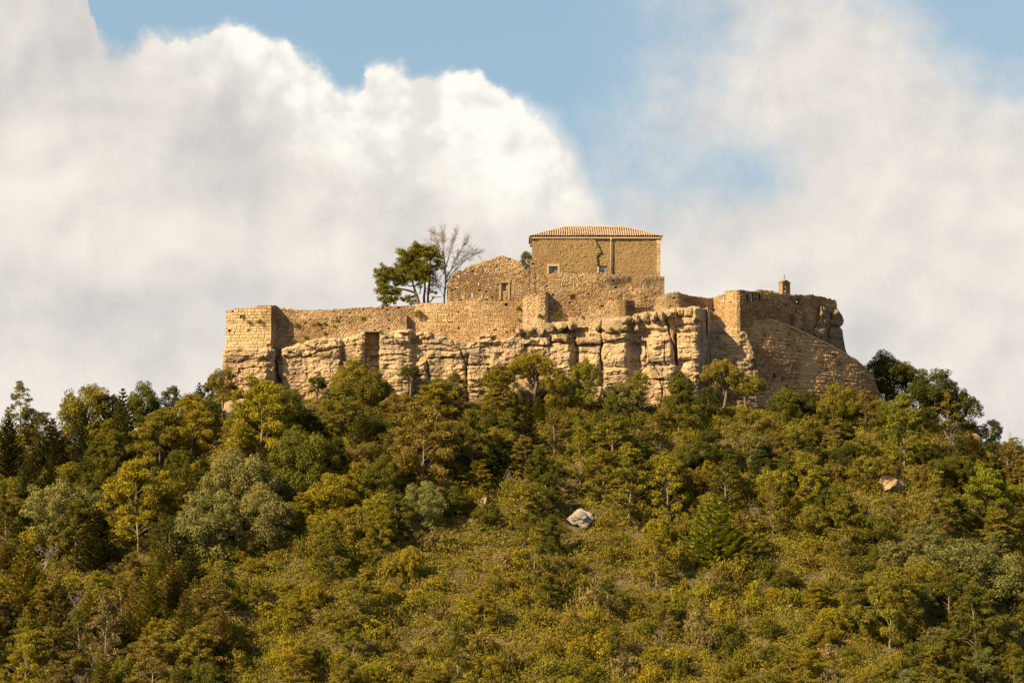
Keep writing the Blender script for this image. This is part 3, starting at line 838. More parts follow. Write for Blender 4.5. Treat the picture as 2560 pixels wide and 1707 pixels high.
# forward reach (m towards the camera) along the cliff
prof = interp([(556, .2), (563, 1.6), (600, 2.2), (640, 2.6), (668, 2.7), (684, 2.2), (690, .2), (703, .2), (708, .9), (760, 1.1), (815, 1.6), (848, 1.7), (856, 1.0), (905, 1.3),
               (910, 1.2), (912.5, -1.1), (925, -1.1), (938, -1.0), (947, -.6), (951, .9), (1000, 1.6), (1022, 1.5), (1034, .8), (1046, .8), (1056, .9), (1105, 1.0), (1150, 1.3), (1163, 1.2),
               (1168, .9), (1176, 1.25), (1228, 1.6), (1300, 1.5), (1308, 1.0), (1372, 1.4), (1376, 1.1), (1418, 1.7), (1428, 1.6), (1440, .9), (1452, .8), (1470, .8), (1500, 1.2), (1504, .9),
               (1508, 1.8), (1560, 2.3), (1569, 2.0), (1576, 1.3), (1604, 1.1), (1618, 1.4), (1640, 2.2), (1675, 2.5), (1683, 2.2), (1690, 1.5), (1700, 1.5), (1712, 2.0), (1738, 2.5), (1747, 2.2),
               (1756, .6), (1768, -.6), (1772, -.2), (1778, -2.6), (1800, -2.9), (1830, -2.0), (1850, -1.6), (1875, -2.0), (1893, -2.7), (1900, -3.4)])
blocks = [  # x0, x1, y0, y1, extra reach, edge softness (px)
    (570, 672, 872, 900, .5, 8), (575, 640, 905, 965, .35, 16), (640, 672, 905, 975, .6, 10),
    (704, 850, 856, 890, .75, 9), (758, 850, 846, 872, .5, 8), (856, 905, 838, 930, .5, 9), (700, 800, 893, 960, .1, 14),
    (938, 988, 836, 858, .7, 8), (986, 1030, 834, 856, 1.0, 8), (995, 1033, 821, 832, 1.3, 4), (950, 1012, 862, 888, .45, 9), (955, 1030, 886, 904, .8, 7),
    (950, 1069, 903, 990, 1.35, 9), (1049, 1078, 826, 848, .9, 6), (1050, 1100, 848, 858, .5, 4), (1040, 1150, 862, 874, .55, 5), (1066, 1150, 876, 896, .75, 6),
    (1106, 1166, 898, 978, .5, 8), (1060, 1130, 897, 930, .35, 8), (1170, 1226, 890, 912, .7, 6), (1168, 1222, 916, 975, .55, 8),
    (1198, 1228, 829, 845, .8, 5), (1195, 1246, 848, 860, .8, 5), (1155, 1230, 872, 892, .7, 6), (1226, 1306, 868, 922, 1.9, 10),
    (1303, 1374, 844, 862, .9, 6), (1303, 1372, 862, 880, .55, 6), (1376, 1424, 838, 856, 1.0, 7), (1376, 1426, 858, 880, .5, 6), (1374, 1432, 880, 960, .7, 8),
    (1443, 1502, 842, 862, 1.2, 7), (1446, 1502, 866, 960, .8, 9), (1503, 1572, 832, 856, 1.1, 8), (1505, 1572, 857, 915, .75, 10), (1508, 1590, 918, 1000, .45, 10),
    (1604, 1625, 842, 856, 1.0, 5), (1617, 1683, 840, 910, 1.1, 9), (1602, 1616, 858, 905, .9, 5), (1660, 1690, 912, 960, 1.0, 7), (1690, 1750, 831, 900, 1.6, 7),
    (1668, 1690, 775, 792, 2.0, 5), (1690, 1708, 770, 790, 2.0, 5), (1706, 1732, 767, 790, 1.9, 5), (1730, 1750, 768, 800, 1.9, 6), (1684, 1738, 790, 812, 1.3, 6), (1690, 1748, 812, 828, .7, 6),
    (1625, 1660, 915, 950, .8, 8), (1640, 1690, 950, 1020, .8, 9), (1604, 1650, 905, 960, .5, 8), (1755, 1778, 800, 960, .9, 9), (1800, 1892, 815, 900, .4, 22), (1790, 1895, 880, 960, .5, 20),
    (1560, 1600, 860, 900, .3, 8)]
dents = [  # hollows: x0, x1, y0, y1, depth, softness
    (1404, 1470, 821, 834, 1.7, 4), (1556, 1668, 822, 836, 1.3, 5), (1440, 1448, 855, 920, 1.0, 3), (1574, 1602, 858, 925, 1.0, 5), (1600, 1640, 912, 945, .5, 5),
    (688, 702, 872, 905, 1.2, 4), (1024, 1045, 845, 860, .9, 5), (1686, 1692, 835, 915, 1.3, 3), (1308, 1322, 858, 880, .8, 5)]
cracks = [  # polylines: width px, depth m
    ([(690, 903), (697, 940), (705, 975)], 2.2, 1.4), ([(600, 903), (640, 897), (672, 898)], 2.0, .6), ([(1068, 905), (1075, 935), (1080, 970)], 2.5, .6),
    ([(1128, 845), (1146, 868), (1160, 900), (1168, 940), (1168, 975)], 1.6, .7), ([(1070, 898), (1150, 893)], 1.3, .45), ([(1168, 915), (1226, 911)], 1.6, .55),
    ([(1443, 864), (1502, 860)], 1.6, .6), ([(1504, 858), (1540, 851), (1572, 852)], 1.8, .6), ([(1503, 836), (1506, 900), (1508, 960)], 1.6, .7),
    ([(1600, 950), (1640, 948), (1690, 952)], 1.8, .6), ([(1652, 950), (1654, 1000)], 1.6, .6), ([(1667, 800), (1672, 830), (1684, 870), (1690, 910)], 2.0, .9),
    ([(1768, 800), (1772, 850), (1778, 920)], 2.0, .8), ([(1616, 860), (1628, 905), (1650, 940)], 1.5, .5), ([(930, 895), (990, 885), (1030, 892)], 1.8, .6),
    ([(1303, 862), (1374, 861)], 1.4, .5), ([(1376, 857), (1426, 858)], 1.4, .5), ([(862, 905), (905, 900)], 1.4, .4), ([(1664, 855), (1664, 905)], 1.3, .35),
    ([(1105, 860), (1168, 872)], 1.3, .4), ([(1130, 975), (1168, 970), (1222, 962)], 2, .7), ([(756, 860), (800, 880), (850, 868)], 1.6, .5), ([(724, 880), (760, 893), (805, 876)], 2, .5)]

def cliff():
    res = 1.55
    px = np.arange(556, 1901, res); nu = len(px)
    yt = ytop(px) + fbm(px * .09, px * 0, 90, 3) * 4.5
    yb = 1065.0
    nv = int((yb - yt.min()) / res)
    f = np.linspace(0, 1, nv + 1) ** 1.0
    PX = np.repeat(px[None], nv + 1, 0); PY = yt[None] + (yb - yt)[None] * f[:, None]
    # warp so that edges are never ruler straight
    wx = PX + fbm(PX * .035, PY * .035, 101, 4) * 7; wy = PY + fbm(PX * .03, PY * .045, 111, 4) * 7
    D = prof(wx) + np.clip((PY - 800) / 200., 0, 1.2) * 1.0
    B0 = D.copy()
    for (x0, x1, y0, y1, h, r) in blocks:
        ex = np.minimum(wx - x0, x1 - wx); ey = np.minimum(wy - y0, y1 - wy)
        e = np.minimum(ex, ey) + .0
        k = np.clip(e / r, 0, 1)
        rnd = .35 * (e > 0) + .65 * np.clip(k * 1.25, 0, 1) ** .8 * (e > 0)
        # each block leans a little its own way
        lean = (hsh(x0, y0, 5) - .6) * .8 * (wx - (x0 + x1) / 2) / max(20, (x1 - x0) / 2)
        D = np.maximum(D, B0 + .62 * (h + lean * h) * rnd)
    for (x0, x1, y0, y1, h, r) in dents:
        e = np.minimum(np.minimum(wx - x0, x1 - wx), np.minimum(wy - y0, y1 - wy))
        D = D - .6 * h * sst(e, -2, r)
    crk = np.zeros_like(D)
    for pts, w, dp in cracks:
        best = np.full_like(D, 1e9)
        for (ax, ay), (bx, by) in zip(pts[:-1], pts[1:]):
            vx, vy = bx - ax, by - ay; t = np.clip(((wx - ax) * vx + (wy - ay) * vy) / (vx * vx + vy * vy), 0, 1)
            best = np.minimum(best, np.hypot(wx - ax - t * vx, wy - ay - t * vy))
        c = np.exp(-(best / w) ** 2); D = D - .7 * dp * c; crk = np.maximum(crk, c)
    # bedding planes, joints and grain
    strat = wy + .06 * (wx - 1200) + 6 * fbm(wx * .012, wy * .01, 121, 2)
    b1 = hsh(np.floor(strat / 13.0), np.floor(wx / 60.), 4); fb = np.abs((strat / 13.0) % 1 - .5) * 2
    D = D + (.22 * (b1 - .5) - .26 * sst(fb, .80, 1.0)) * (.25 + .75 * sst(vnoise(wx * .012, wy * .02, 131), -.15, .15)) * (1 - .6 * sst(PX, 1430, 1500))
    b2 = vnoise(wx * .02, strat * .22, 141); D = D + .20 * b2
    D = D + .45 * fbm(wx * .028, wy * .028, 151, 3) + .15 * fbm(PX * .11, PY * .13, 161, 4, .6)
    # angular facets: every cell of broken rock is tilted its own way
    for cs, am, sd in ((23.0, .018, 5), (9.5, .009, 9)):
        p = (PX + 5 * fbm(PX * .04, PY * .04, sd, 2)) / cs; q = (PY + .25 * PX) / (cs * .62); pi_ = np.floor(p); qi = np.floor(q)
        f1 = np.full(p.shape, 9.0); off = np.zeros(p.shape)
        for i in (-1, 0, 1):
            for j in (-1, 0, 1):
                a = pi_ + i; b = qi + j; gx = p - (a + .15 + .7 * hsh(a, b, sd)); gy = q - (b + .15 + .7 * hsh(a, b, sd + 1)); d = np.hypot(gx, gy); cl = d < f1
                t_ = gx * (hsh(a, b, sd + 2) - .5) * 2 + gy * (hsh(a, b, sd + 3) - .35) * 2 + (hsh(a, b, sd + 4) - .5) * .9
                off = np.where(cl, t_, off); f1 = np.where(cl, d, f1)
        D = D + am * cs * .42 * off
    rid = 1 - np.abs(fbm(PX * .05, PY * .06, 171, 3)) * 3.0
    D = D - .18 * np.clip(rid, 0, 1) ** 6
    # rounded upper lip
    d = PY - yt[None]
    D = D - 1.0 * (1 - np.sqrt(np.clip(1 - (1 - np.clip(d / 7.0, 0, 1)) ** 2, 0, 1)))
    W = P(PX, PY, -D)
    cap = []                                   # top of the rock runs back under the walls
    for k in (1, 2, 3):
        q = W[0].copy(); q[:, 1] = 1.2 * k + q[:, 1] * (1 - k / 3) + (2.0 if k == 3 else 0); q[:, 2] = W[0][:, 2] - .02 * k
        cap.append(q)
    G = np.concatenate([np.stack(cap[::-1]), W]); n0 = 3
    # close the left and right ends with a flank running back
    Lf = G[:, :1].copy(); Lf[..., 1] = 6.0; Lf[..., 0] += .5
    Rf = G[:, -1:].copy(); Rf[..., 1] = 9.0
    G = np.concatenate([Lf, G, Rf], 1)
    ny, nx = G.shape[:2]
    i = np.arange(ny * nx).reshape(ny, nx)
    F = np.stack([i[:-1, :-1], i[1:, :-1], i[1:, 1:], i[:-1, 1:]], -1).reshape(-1, 4)
    tone = .5 + .55 * fbm(wx * .02, strat * .06, 181, 4)
    pad = lambda a, v: np.pad(np.concatenate([np.repeat(a[:1], n0, 0), a]), ((0, 0), (1, 1)), mode='edge')
    o = link('cliff_rock', mesh_np('cliff_rock', G.reshape(-1, 3), F, M['rock'],
             attrs={'tone': np.clip(pad(tone, 0), 0, 1), 'joint': pad(np.clip(crk * .8, 0, 1), 0), 'stain': pad(np.clip(sst(vnoise(wx * .03, wy * .012, 191), .18, .42) * .45, 0, 1), 0)}, smooth=False))
    tag(o, kind='structure')
cliff()
# rocky ground of the plateau behind the walls
def plateau():
    V = []; xs = np.linspace(576, 1860, 60); n = len(xs)
    zt = np.interp(xs, [566, 1110, 1118, 1600, 1662, 1740, 1860], [800, 795, 775, 745, 770, 785, 780])
    y0 = np.interp(xs, [566, 1690, 1740, 1860], [1.6, 1.6, 6.5, 7.5])
    G = []
    for Y in (1.6, 4, 10, 22, 34):
        w = P(xs, zt, 3.0); w[:, 1] = np.maximum(Y, y0 + Y * .01); w[:, 2] += -.02 * (Y - 3) + .3 * fbm(w[:, 0] * .2, w[:, 1] * .2, 8, 3)
        G.append(w)
    w = G[-1].copy(); w[:, 1] = 60; w[:, 2] = 5; G.append(w)
    G = np.stack(G)
    Ls = G[:, :1].copy(); Ls[..., 0] += .6; Ls[..., 2] = np.minimum(Ls[..., 2] - 6, 24); Ls2 = Ls.copy(); Ls2[..., 0] += .6; Ls2[..., 2] = 2
    Rs = G[:, -1:].copy(); Rs[..., 0] += 1.5; Rs[..., 2] = 10
    G = np.concatenate([Ls2, Ls, G, Rs], 1); ny, nx = G.shape[:2]; i = np.arange(ny * nx).reshape(ny, nx)
    F = np.stack([i[:-1, :-1], i[:-1, 1:], i[1:, 1:], i[1:, :-1]], -1).reshape(-1, 4)
    tag(link('plateau_ground', mesh_np('plateau_ground', G.reshape(-1, 3), F, M['ground'], smooth=True)), kind='structure')
plateau()
# the outcrop that carries the far right end of the upper wall
def outcrop():
    root = empty('rock_outcrop', at(2085, 880, 13))
    tag(root, 'bare rounded rock outcrop under the right end of the upper wall', 'rock')
    res = 1.5; px = np.arange(2036, 2124, res); py = np.arange(766, 900, res)
    PX, PY = np.meshgrid(px, py)
    right = np.interp(PY + 2 * fbm(PX * 0, PY * .1, 5, 2), [766, 775, 790, 802, 812, 817, 825, 840, 875, 889, 900], [2088, 2097, 2106, 2110, 2107, 2100, 2106, 2108, 2114, 2120, 2124])
    left = np.interp(PY, [766, 790, 830, 870, 900], [2052, 2048, 2018 + 18, 2060, 2080])
    f = (px - px[0]) / (px[-1] - px[0])
    PX = left + (right - left) * f[None, :]
    prf = np.interp(PX, [2030, 2060, 2090, 2110, 2124], [11.2, 13.2, 15.2, 17.0, 19.2])
    D = np.zeros_like(PX)
    for (x0, x1, y0, y1, h, r) in ((2050, 2080, 766, 815, .9, 8), (2076, 2112, 772, 815, 1.5, 10), (2030, 2070, 818, 845, 1.1, 8), (2070, 2110, 819, 850, .9, 7), (2082, 2116, 851, 895, .6, 8), (2050, 2090, 846, 880, .8, 8)):
        wx = PX + 5 * fbm(PX * .05, PY * .05, 3, 3); wy = PY + 4 * fbm(PX * .05, PY * .05, 13, 3)
        e = np.minimum(np.minimum(wx - x0, x1 - wx), np.minimum(wy - y0, y1 - wy)); k = np.clip(e / r, 0, 1)
        D = np.maximum(D, .5 * h * np.sqrt(1 - (1 - k) ** 2))
    D += .8 * fbm(PX * .07, PY * .07, 33, 5, .6) - .5 * np.exp(-((PX - 2076 + .2 * (PY - 800)) / 2.2) ** 2) - .4 * np.exp(-((PY - 845 - .1 * (PX - 2080)) / 2) ** 2)
    W = P(PX, PY, prf - D)
    B = W[:, -1:].copy(); B[..., 1] += 6; T = W[:1].copy(); T[..., 1] += 4
    G = np.concatenate([W, B], 1); T = np.concatenate([T, B[:1]], 1); G = np.concatenate([T, G], 0)
    ny, nx = G.shape[:2]; i = np.arange(ny * nx).reshape(ny, nx)
    F = np.stack([i[:-1, :-1], i[1:, :-1], i[1:, 1:], i[:-1, 1:]], -1).reshape(-1, 4)
    tn = np.clip(.4 + .5 * fbm(G[..., 0] * .6, G[..., 2] * .6, 44, 3), 0, 1)
    link('rock', mesh_np('rock', local(G.reshape(-1, 3), root), F, M['boulder'], attrs={'tone': tn, 'joint': tn * 0, 'stain': tn * 0 + .30}, smooth=False), root)
outcrop()

# ------------------------------------------------------------------ boulders
def boulder_mesh(seed, mat, flat=.8):
    import bmesh
    bm = bmesh.new(); bmesh.ops.create_icosphere(bm, subdivisions=4, radius=1.0)
    V = np.array([v.co[:] for v in bm.verts]); rs = np.random.RandomState(seed)
    # flatten against random planes for a chipped, blocky shape
    for _ in range(14 if seed < 300 else 6):
        n = rs.normal(size=3); n /= np.linalg.norm(n); dd = .50 + .30 * rs.rand()
        s = V @ n; V = V - np.outer(np.clip(s - dd, 0, None) * .85, n)
    nrm = V / np.linalg.norm(V, axis=1)[:, None]
    V = V * (1 + (.30 if seed < 300 else .62) * fbm(nrm[:, 0] * 1.7 + nrm[:, 2] + seed, nrm[:, 1] * 1.7 + 5 - nrm[:, 2], seed, 5)[:, None])
    F = np.array([[v.index for v in f.verts] for f in bm.faces]); bm.free()
    tn = np.clip(.5 + .5 * fbm(V[:, 0] * 2, V[:, 2] * 2 + V[:, 1], seed + 4, 3), 0, 1)
    return mesh_np('boulder', V, F, mat, attrs={'tone': tn, 'joint': tn * 0, 'stain': tn * 0}, smooth=False)

ledge = [(1289, 1309, 819, 834, 'small squared boulder at the left start of the boulder row under the buttress'),
         (1309, 1340, 815, 838, 'broad flat-topped boulder under the left side of the buttress'),
         (1338, 1362, 813, 840, 'tall rounded boulder directly under the right edge of the buttress'),
         (1359, 1392, 804, 829, 'slanting boulder right of the buttress foot'),
         (1391, 1418, 804, 826, 'squat boulder on the ledge beneath the blocked window'),
         (1417, 1435, 803, 824, 'upright grey boulder just left of the dark hollow in the cliff'),
         (1484, 1504, 806, 826, 'small ochre boulder on the ledge right of the dark hollow'),
         (1500, 1560, 796, 833, 'largest pale boulder bulging out under the bend of the parapet wall'),
         (1546, 1582, 790, 811, 'wedge-shaped boulder behind and right of the largest ledge boulder'),
         (1580, 1602, 788, 812, 'egg-shaped boulder in the row below the parapet wall'),
         (1582, 1600, 811, 829, 'low squared boulder underneath the egg-shaped boulder'),
         (1601, 1628, 779, 808, 'tall cream boulder right of the egg-shaped boulder'),
         (1626, 1646, 779, 806, 'narrow boulder pressed against the tall cream boulder'),
         (1645, 1667, 778, 808, 'shaded blocky boulder beside the narrow fissure'),
         (1660, 1673, 776, 790, 'small knob-like boulder on the right end of the boulder row'),
         (1549, 1578, 811, 829, 'flat block tucked under the wedge-shaped boulder')]
for k, (x0, x1, y0, y1, lb) in enumerate(ledge):
    o = link('boulder', boulder_mesh(200 + k, M['boulder']))
    yy = -float(prof((x0 + x1) / 2)) - 1.0 - (.5 if y0 > 805 and x0 > 1545 else 0)
    s = (yy - CAMY) / FPX
    o.location = at((x0 + x1) / 2, (y0 + y1) / 2, yy + .55); o.rotation_euler = (0, .25 * math.sin(k * 2.3), 0); o.scale = ((x1 - x0) / 2 * s * 1.04, 1.0, (y1 - y0) / 2 * s * 1.12)
    tag(o, lb, 'boulder', 'boulders along the top ledge of the cliff')

slope_rocks = [(1446, 1296, 52, 42, 'pale_rock', 'large whitish boulder alone on the middle of the green slope'),
               (2426, 1104, 60, 34, 'boulder', 'flat-topped boulder near the right skyline below the dark oaks'),
               (2452, 1150, 28, 30, 'boulder', 'small round boulder just below the flat-topped one on the right slope'),
               (2312, 1132, 34, 46, 'boulder', 'rounded grey boulder half hidden right of the tall slender pine'),
               (2228, 1212, 58, 40, 'boulder', 'streaked slanting boulder in the thicket left of the slender pine foot'),
               (1208, 1262, 26, 44, 'boulder', 'ochre bare rock patch left of the whitish boulder'),
               (590, 1035, 62, 60, 'boulder', 'pale rock outcrop below the left foot of the corner tower'),
               (1322, 975, 60, 60, 'boulder', 'knobbly lower rock outcrop under the cliff behind the oaks'),
               (1400, 985, 34, 60, 'boulder', 'narrow pale rock showing between two oaks at the cliff foot')]
for k, (cx, cy, w, h, mt, lb) in enumerate(slope_rocks):
    g_ = ray_ground(cx, cy + h * .45)
    s = (g_[1] - CAMY) / FPX
    o = link('boulder', boulder_mesh(300 + k, M[mt]))
    o.location = at(cx, cy, g_[1] - .1 * w * s); o.scale = (w / 2 * s * 1.15, w / 2 * s, h / 2 * s * 1.2); o.rotation_euler = (0, 0, k)
    tag(o, lb, 'boulder')
rs = np.random.RandomState(77)
for k in range(9):
    px = rs.uniform(1450, 1900) if k < 7 else rs.uniform(700, 2450); py = rs.uniform(1480, 1640) if k < 9 else rs.uniform(1330, 1560)
    g_ = ray_ground(px, py); s = rs.uniform(.12, .26)
    o = link('pale_stone', boulder_mesh(400 + k % 5, M['pale_rock'])); o.location = (g_[0], g_[1], g_[2] + s * .9 + .5); o.scale = (s * 1.3, s, s); o.rotation_euler = (rs.rand(), rs.rand(), rs.rand() * 6)
    tag(o, 'small whitish stone lying loose among the shrubs of the lower slope', 'stone', 'small pale stones strewn on the lower slope')

exec_veg = True
# ------------------------------------------------------------------ vegetation prototypes
def quads(C, N, size, aspect, rs, up=None):
    """leaf quads centred at C facing roughly N"""
    n = len(C)
    N = N / (np.linalg.norm(N, axis=1)[:, None] + 1e-9)
    R = rs.normal(size=(n, 3)) if up is None else up + .35 * rs.normal(size=(n, 3))
    A = R - (R * N).sum(1)[:, None] * N; A /= np.linalg.norm(A, axis=1)[:, None] + 1e-9
    B = np.cross(N, A)
    sz = size * (.6 + .8 * rs.rand(n))[:, None]
    a = A * sz * .5; b = B * sz * .5 * aspect
    V = np.stack([C - a, C - b * 1.0 + a * .1, C + a, C + b * 1.0 + a * .1], 1).reshape(-1, 3)
    F = np.arange(4 * n).reshape(n, 4)
    return V, F

def clumps_leaves(centres, rad, per, size, aspect, rs, shell=.26, outward=.82, squash=(1, 1, .8), up=None):
    Cs = []; Ns = []; T = []; Wm = []
    for c, r in zip(centres, rad):
        n = max(6, int(per * r * r))
        d = rs.normal(size=(n, 3)); d /= np.linalg.norm(d, axis=1)[:, None]
        rr = r * (1 - shell * rs.rand(n) ** 1.3)
        lump = 1 + .25 * fbm(d[:, 0] * 2.5 + c[0], d[:, 2] * 2.5 + c[2] + d[:, 1], int(abs(c[0] * 31)) % 97, 2)
        p = d * (rr * lump)[:, None] * np.array(squash)
        Cs.append(p + c); Ns.append(d * outward + (1 - outward) * 1.6 * rs.normal(size=(n, 3)))
        T.append(np.clip(rs.normal(.5, .2, n) + rs.normal(0, .10), 0, 1)); Wm.append(np.full(n, rs.rand() ** 2) * (rs.rand(n)))
    C = np.concatenate(Cs); N = np.concatenate(Ns)
    V, F = quads(C, N, size, aspect, rs, up)
    return V, F, np.repeat(np.concatenate(T), 4), np.repeat(np.concatenate(Wm), 4)

def limb(m, a, b, r0, r1, rs, wob=.12, seg=4, n=5):
    a = np.array(a); b = np.array(b); L = np.linalg.norm(b - a); pts = []; rr = []
    for k in range(seg + 1):
        t = k / seg; p = a + (b - a) * t + (rs.normal(size=3) * wob * L * .3 * math.sin(math.pi * t)) + np.array([0, 0, .12 * L * math.sin(math.pi * t)])
        pts.append(tuple(p)); rr.append(r0 + (r1 - r0) * t)
    m.tube(pts, rr, n, cap=False)
    return pts

def leaf_mesh(parts, mat):
    V = []; F = []; T = []; Wm = []; o = 0
    for v, f, t, w in parts:
        V.append(v); F.append(f + o); T.append(t); Wm.append(w); o += len(v)
    return mesh_np('crown', np.concatenate(V), np.concatenate(F), mat, attrs={'tone': np.concatenate(T), 'warm': np.concatenate(Wm)})

def oak_proto(seed, W=5.0, Ht=5.0, clear=.22, lobes=46, leaf=.145):
    """evergreen oak: billowing crown of many leafy lumps on a short forked trunk; base at origin, unit metres"""
    rs = np.random.RandomState(seed); m = MB()
    c0 = np.array([0, 0, Ht * (.5 + clear * .5)]); ax = np.array([W / 2, W / 2 * .92, Ht * (1 - clear) / 2])
    cs = []; rd = []
    for k in range(lobes):
        d = rs.normal(size=3); d /= np.linalg.norm(d); d[2] = d[2] * .9 + .12
        rr = .52 + .38 * rs.rand() + (.10 * math.sin(3 * math.atan2(d[1], d[0]) + seed))
        r = (.24 + .20 * rs.rand()) * min(W, Ht) / 2 * .72
        p = c0 + d * np.maximum(ax * rr - 0, .2)
        cs.append(p); rd.append(r)
    if clear < .1:                            # leafy skirt down to the ground
        for k in range(int(lobes * .4)):
            a = rs.rand() * 6.283; q = W / 2 * rs.uniform(.35, .86)
            cs.append(np.array([q * math.cos(a), q * math.sin(a), Ht * rs.uniform(.03, .26)])); rd.append((.22 + .16 * rs.rand()) * min(W, Ht) / 2 * .8)
    for k in range(int(lobes * 1.1)):          # small outer tufts break the outline
        d = rs.normal(size=3); d /= np.linalg.norm(d); d[2] = abs(d[2]) * .9 - .15
        cs.append(c0 + d * ax * (.90 + .18 * rs.rand())); rd.append((.10 + .12 * rs.rand()) * min(W, Ht) / 2)
    lf = clumps_leaves(cs, rd, 380 * (.17 / leaf) ** 2, leaf, .62, rs)
    th = Ht * (clear + .18)
    pts = limb(m, (0, 0, -.4), (rs.normal() * .15, rs.normal() * .15, th), .05 * Ht ** .9, .035 * Ht ** .9, rs, .05)
    for k in range(7):
        c = cs[rs.randint(lobes)]; limb(m, (0, 0, th * rs.uniform(.55, 1)), c, .03 * Ht ** .8, .012 * Ht ** .8, rs)
    return [('trunk', m.mesh('trunk', M['bark'], True)), ('crown', leaf_mesh([lf], M['leaf']))]

def pine_proto(seed, W=4.0, Ht=6.5, clear=.28, tiers=11, pale=True, dens=1.0, leaf=.24):
    """Aleppo pine: airy needle clouds on ascending limbs, trunk showing"""
    rs = np.random.RandomState(seed); m = MB()
    lean = rs.normal(size=2) * .04 * Ht
    tp = [(0, 0, -.4)] + [(lean[0] * t * t + .08 * math.sin(t * 7 + seed), lean[1] * t * t, Ht * t) for t in (.15, .3, .45, .6, .75, .88, .97)]
    m.tube(tp, [.017 * Ht * (1 - .88 * k / (len(tp) - 1)) for k in range(len(tp))], 6)
    cs = []; rd = []
    for k in range(tiers):
        t = clear + (1 - clear) * (k + .5) / tiers
        sp = W / 2 * (.45 + .75 * math.sin(math.pi * min(1, .25 + .8 * (t - clear) / (1 - clear)))) * (1 if t < .85 else .6)
        nb = rs.randint(3, 6); a0 = rs.rand() * 6.28
        for j in range(nb):
            a = a0 + 6.283 * j / nb + rs.normal() * .3; L = sp * rs.uniform(.55, 1.05)
            z0 = Ht * t - .1 * L; s = np.array([lean[0] * t * t, lean[1] * t * t, z0 - .25 * L])
            e = s + np.array([math.cos(a) * L, math.sin(a) * L, L * rs.uniform(.25, .65)])
            limb(m, s, e, .0038 * Ht, .002 * Ht, rs, .1, 3, 4)
            for q in range(3):
                p = s + (e - s) * rs.uniform(.55, 1.08) + rs.normal(size=3) * .12 * W * .5
                cs.append(p); rd.append(rs.uniform(.09, .17) * W * .72)
    cs.append(np.array([lean[0], lean[1], Ht * .99])); rd.append(.10 * W)
    lf = clumps_leaves(cs, rd, 330 * dens * (.24 / leaf) ** 2, leaf, .26, rs, shell=.9, outward=.35, squash=(1.1, 1.1, .62))
    return [('trunk', m.mesh('trunk', M['palebark' if pale else 'bark'], True)), ('crown', leaf_mesh([lf], M['needle']))]

def fir_proto(seed, W=6.0, Ht=7.0, whorls=17, leaf=.24, droop=.25, dens=1.0, wd=.55, rise=.42):
    """conifer with long layered feathery boughs"""
    rs = np.random.RandomState(seed); m = MB()
    m.tube([(0, 0, -.4), (0, 0, Ht * .5), (0, 0, Ht * .98)], [.02 * Ht, .012 * Ht, .003 * Ht], 6)
    C = []; N = []; U = []
    for k in range(whorls):
        t = .05 + .93 * k / (whorls - 1); L0 = W / 2 * (1 - t) ** .85 * (1.05 if k % 2 else .9) + .12
        nb = 8 if t < .7 else 5
        for j in range(nb):
            a = 6.283 * (j + .5 * (k % 2)) / nb + rs.normal() * .15; L = L0 * rs.uniform(.75, 1.12)
            n = max(8, int(70 * L * dens))
            s = rs.rand(n) ** .75
            out = np.array([math.cos(a), math.sin(a), 0]); sd = np.array([-math.sin(a), math.cos(a), 0])
            wdt = (.10 + .22 * L * np.sin(np.pi * np.clip(s, .08, .97)) ** .8) * wd
            p = np.array([0, 0, Ht * t])[None] + out * (s * L)[:, None] + sd * (rs.uniform(-1, 1, n) * wdt)[:, None]
            p[:, 2] += L * (rise * s - droop * (1 - s) * s * 2 + .10 * s ** 2) + rs.normal(size=n) * .05
            C.append(p); N.append(np.array([0, 0, 1.0]) - out * .45 + rs.normal(size=(n, 3)) * .35)
            U.append(np.repeat((out + np.array([0, 0, .5]))[None], n, 0) + sd * rs.uniform(-.8, .8, n)[:, None])
            limb(m, (0, 0, Ht * t), tuple(np.array([0, 0, Ht * t]) + out * L * .9 + np.array([0, 0, rise * L])), .012 * L + .01, .006, rs, .02, 2, 3)
    C = np.concatenate(C); V, F = quads(C, np.concatenate(N), leaf, .42, rs, np.concatenate(U))
    t = np.clip(rs.normal(.5, .18, len(C)), 0, 1); w = rs.rand(len(C)) ** 3
    return [('trunk', m.mesh('trunk', M['bark'], True)), ('crown', leaf_mesh([(V, F, np.repeat(t, 4), np.repeat(w, 4))], M['needle']))]

def bare_proto(seed, Ht=9.0, spread=.5, depth=6, r0=.13, mat='twig', ang=.42, trunk=.22):
    rs = np.random.RandomState(seed); m = MB(); tw = MB()
    def grow(p, d, L, r, lv):
        q = p + d * L
        mid = p + d * L * .5 + rs.normal(size=3) * L * .05
        tgt = m if lv < 3 else tw
        tgt.tube([tuple(p), tuple(mid), tuple(q)], [r, r * .85, r * .68], 5 if lv < 3 else 3, cap=False)
        if lv >= depth: return
        nb = 2 if lv < 2 else (3 if rs.rand() < .6 else 2)
        for j in range(nb):
            dd = d + rs.normal(size=3) * ang * (.9 + spread * .5); dd[2] += .12; dd /= np.linalg.norm(dd)
            grow(q, dd, L * rs.uniform(.62, .88), max(r * .62, .009), lv + 1)
        if lv >= 2 and rs.rand() < .8:
            dd = d + rs.normal(size=3) * .6; dd /= np.linalg.norm(dd); grow(mid, dd, L * .6, max(r * .45, .009), lv + 2)
    d = np.array([rs.normal() * .05, rs.normal() * .05, 1.0])
    grow(np.array([0, 0, -.3]), d / np.linalg.norm(d), Ht * trunk, r0, 0)
    return [('trunk', m.mesh('trunk', M[mat], True)), ('branches', tw.mesh('branches', M[mat]))]

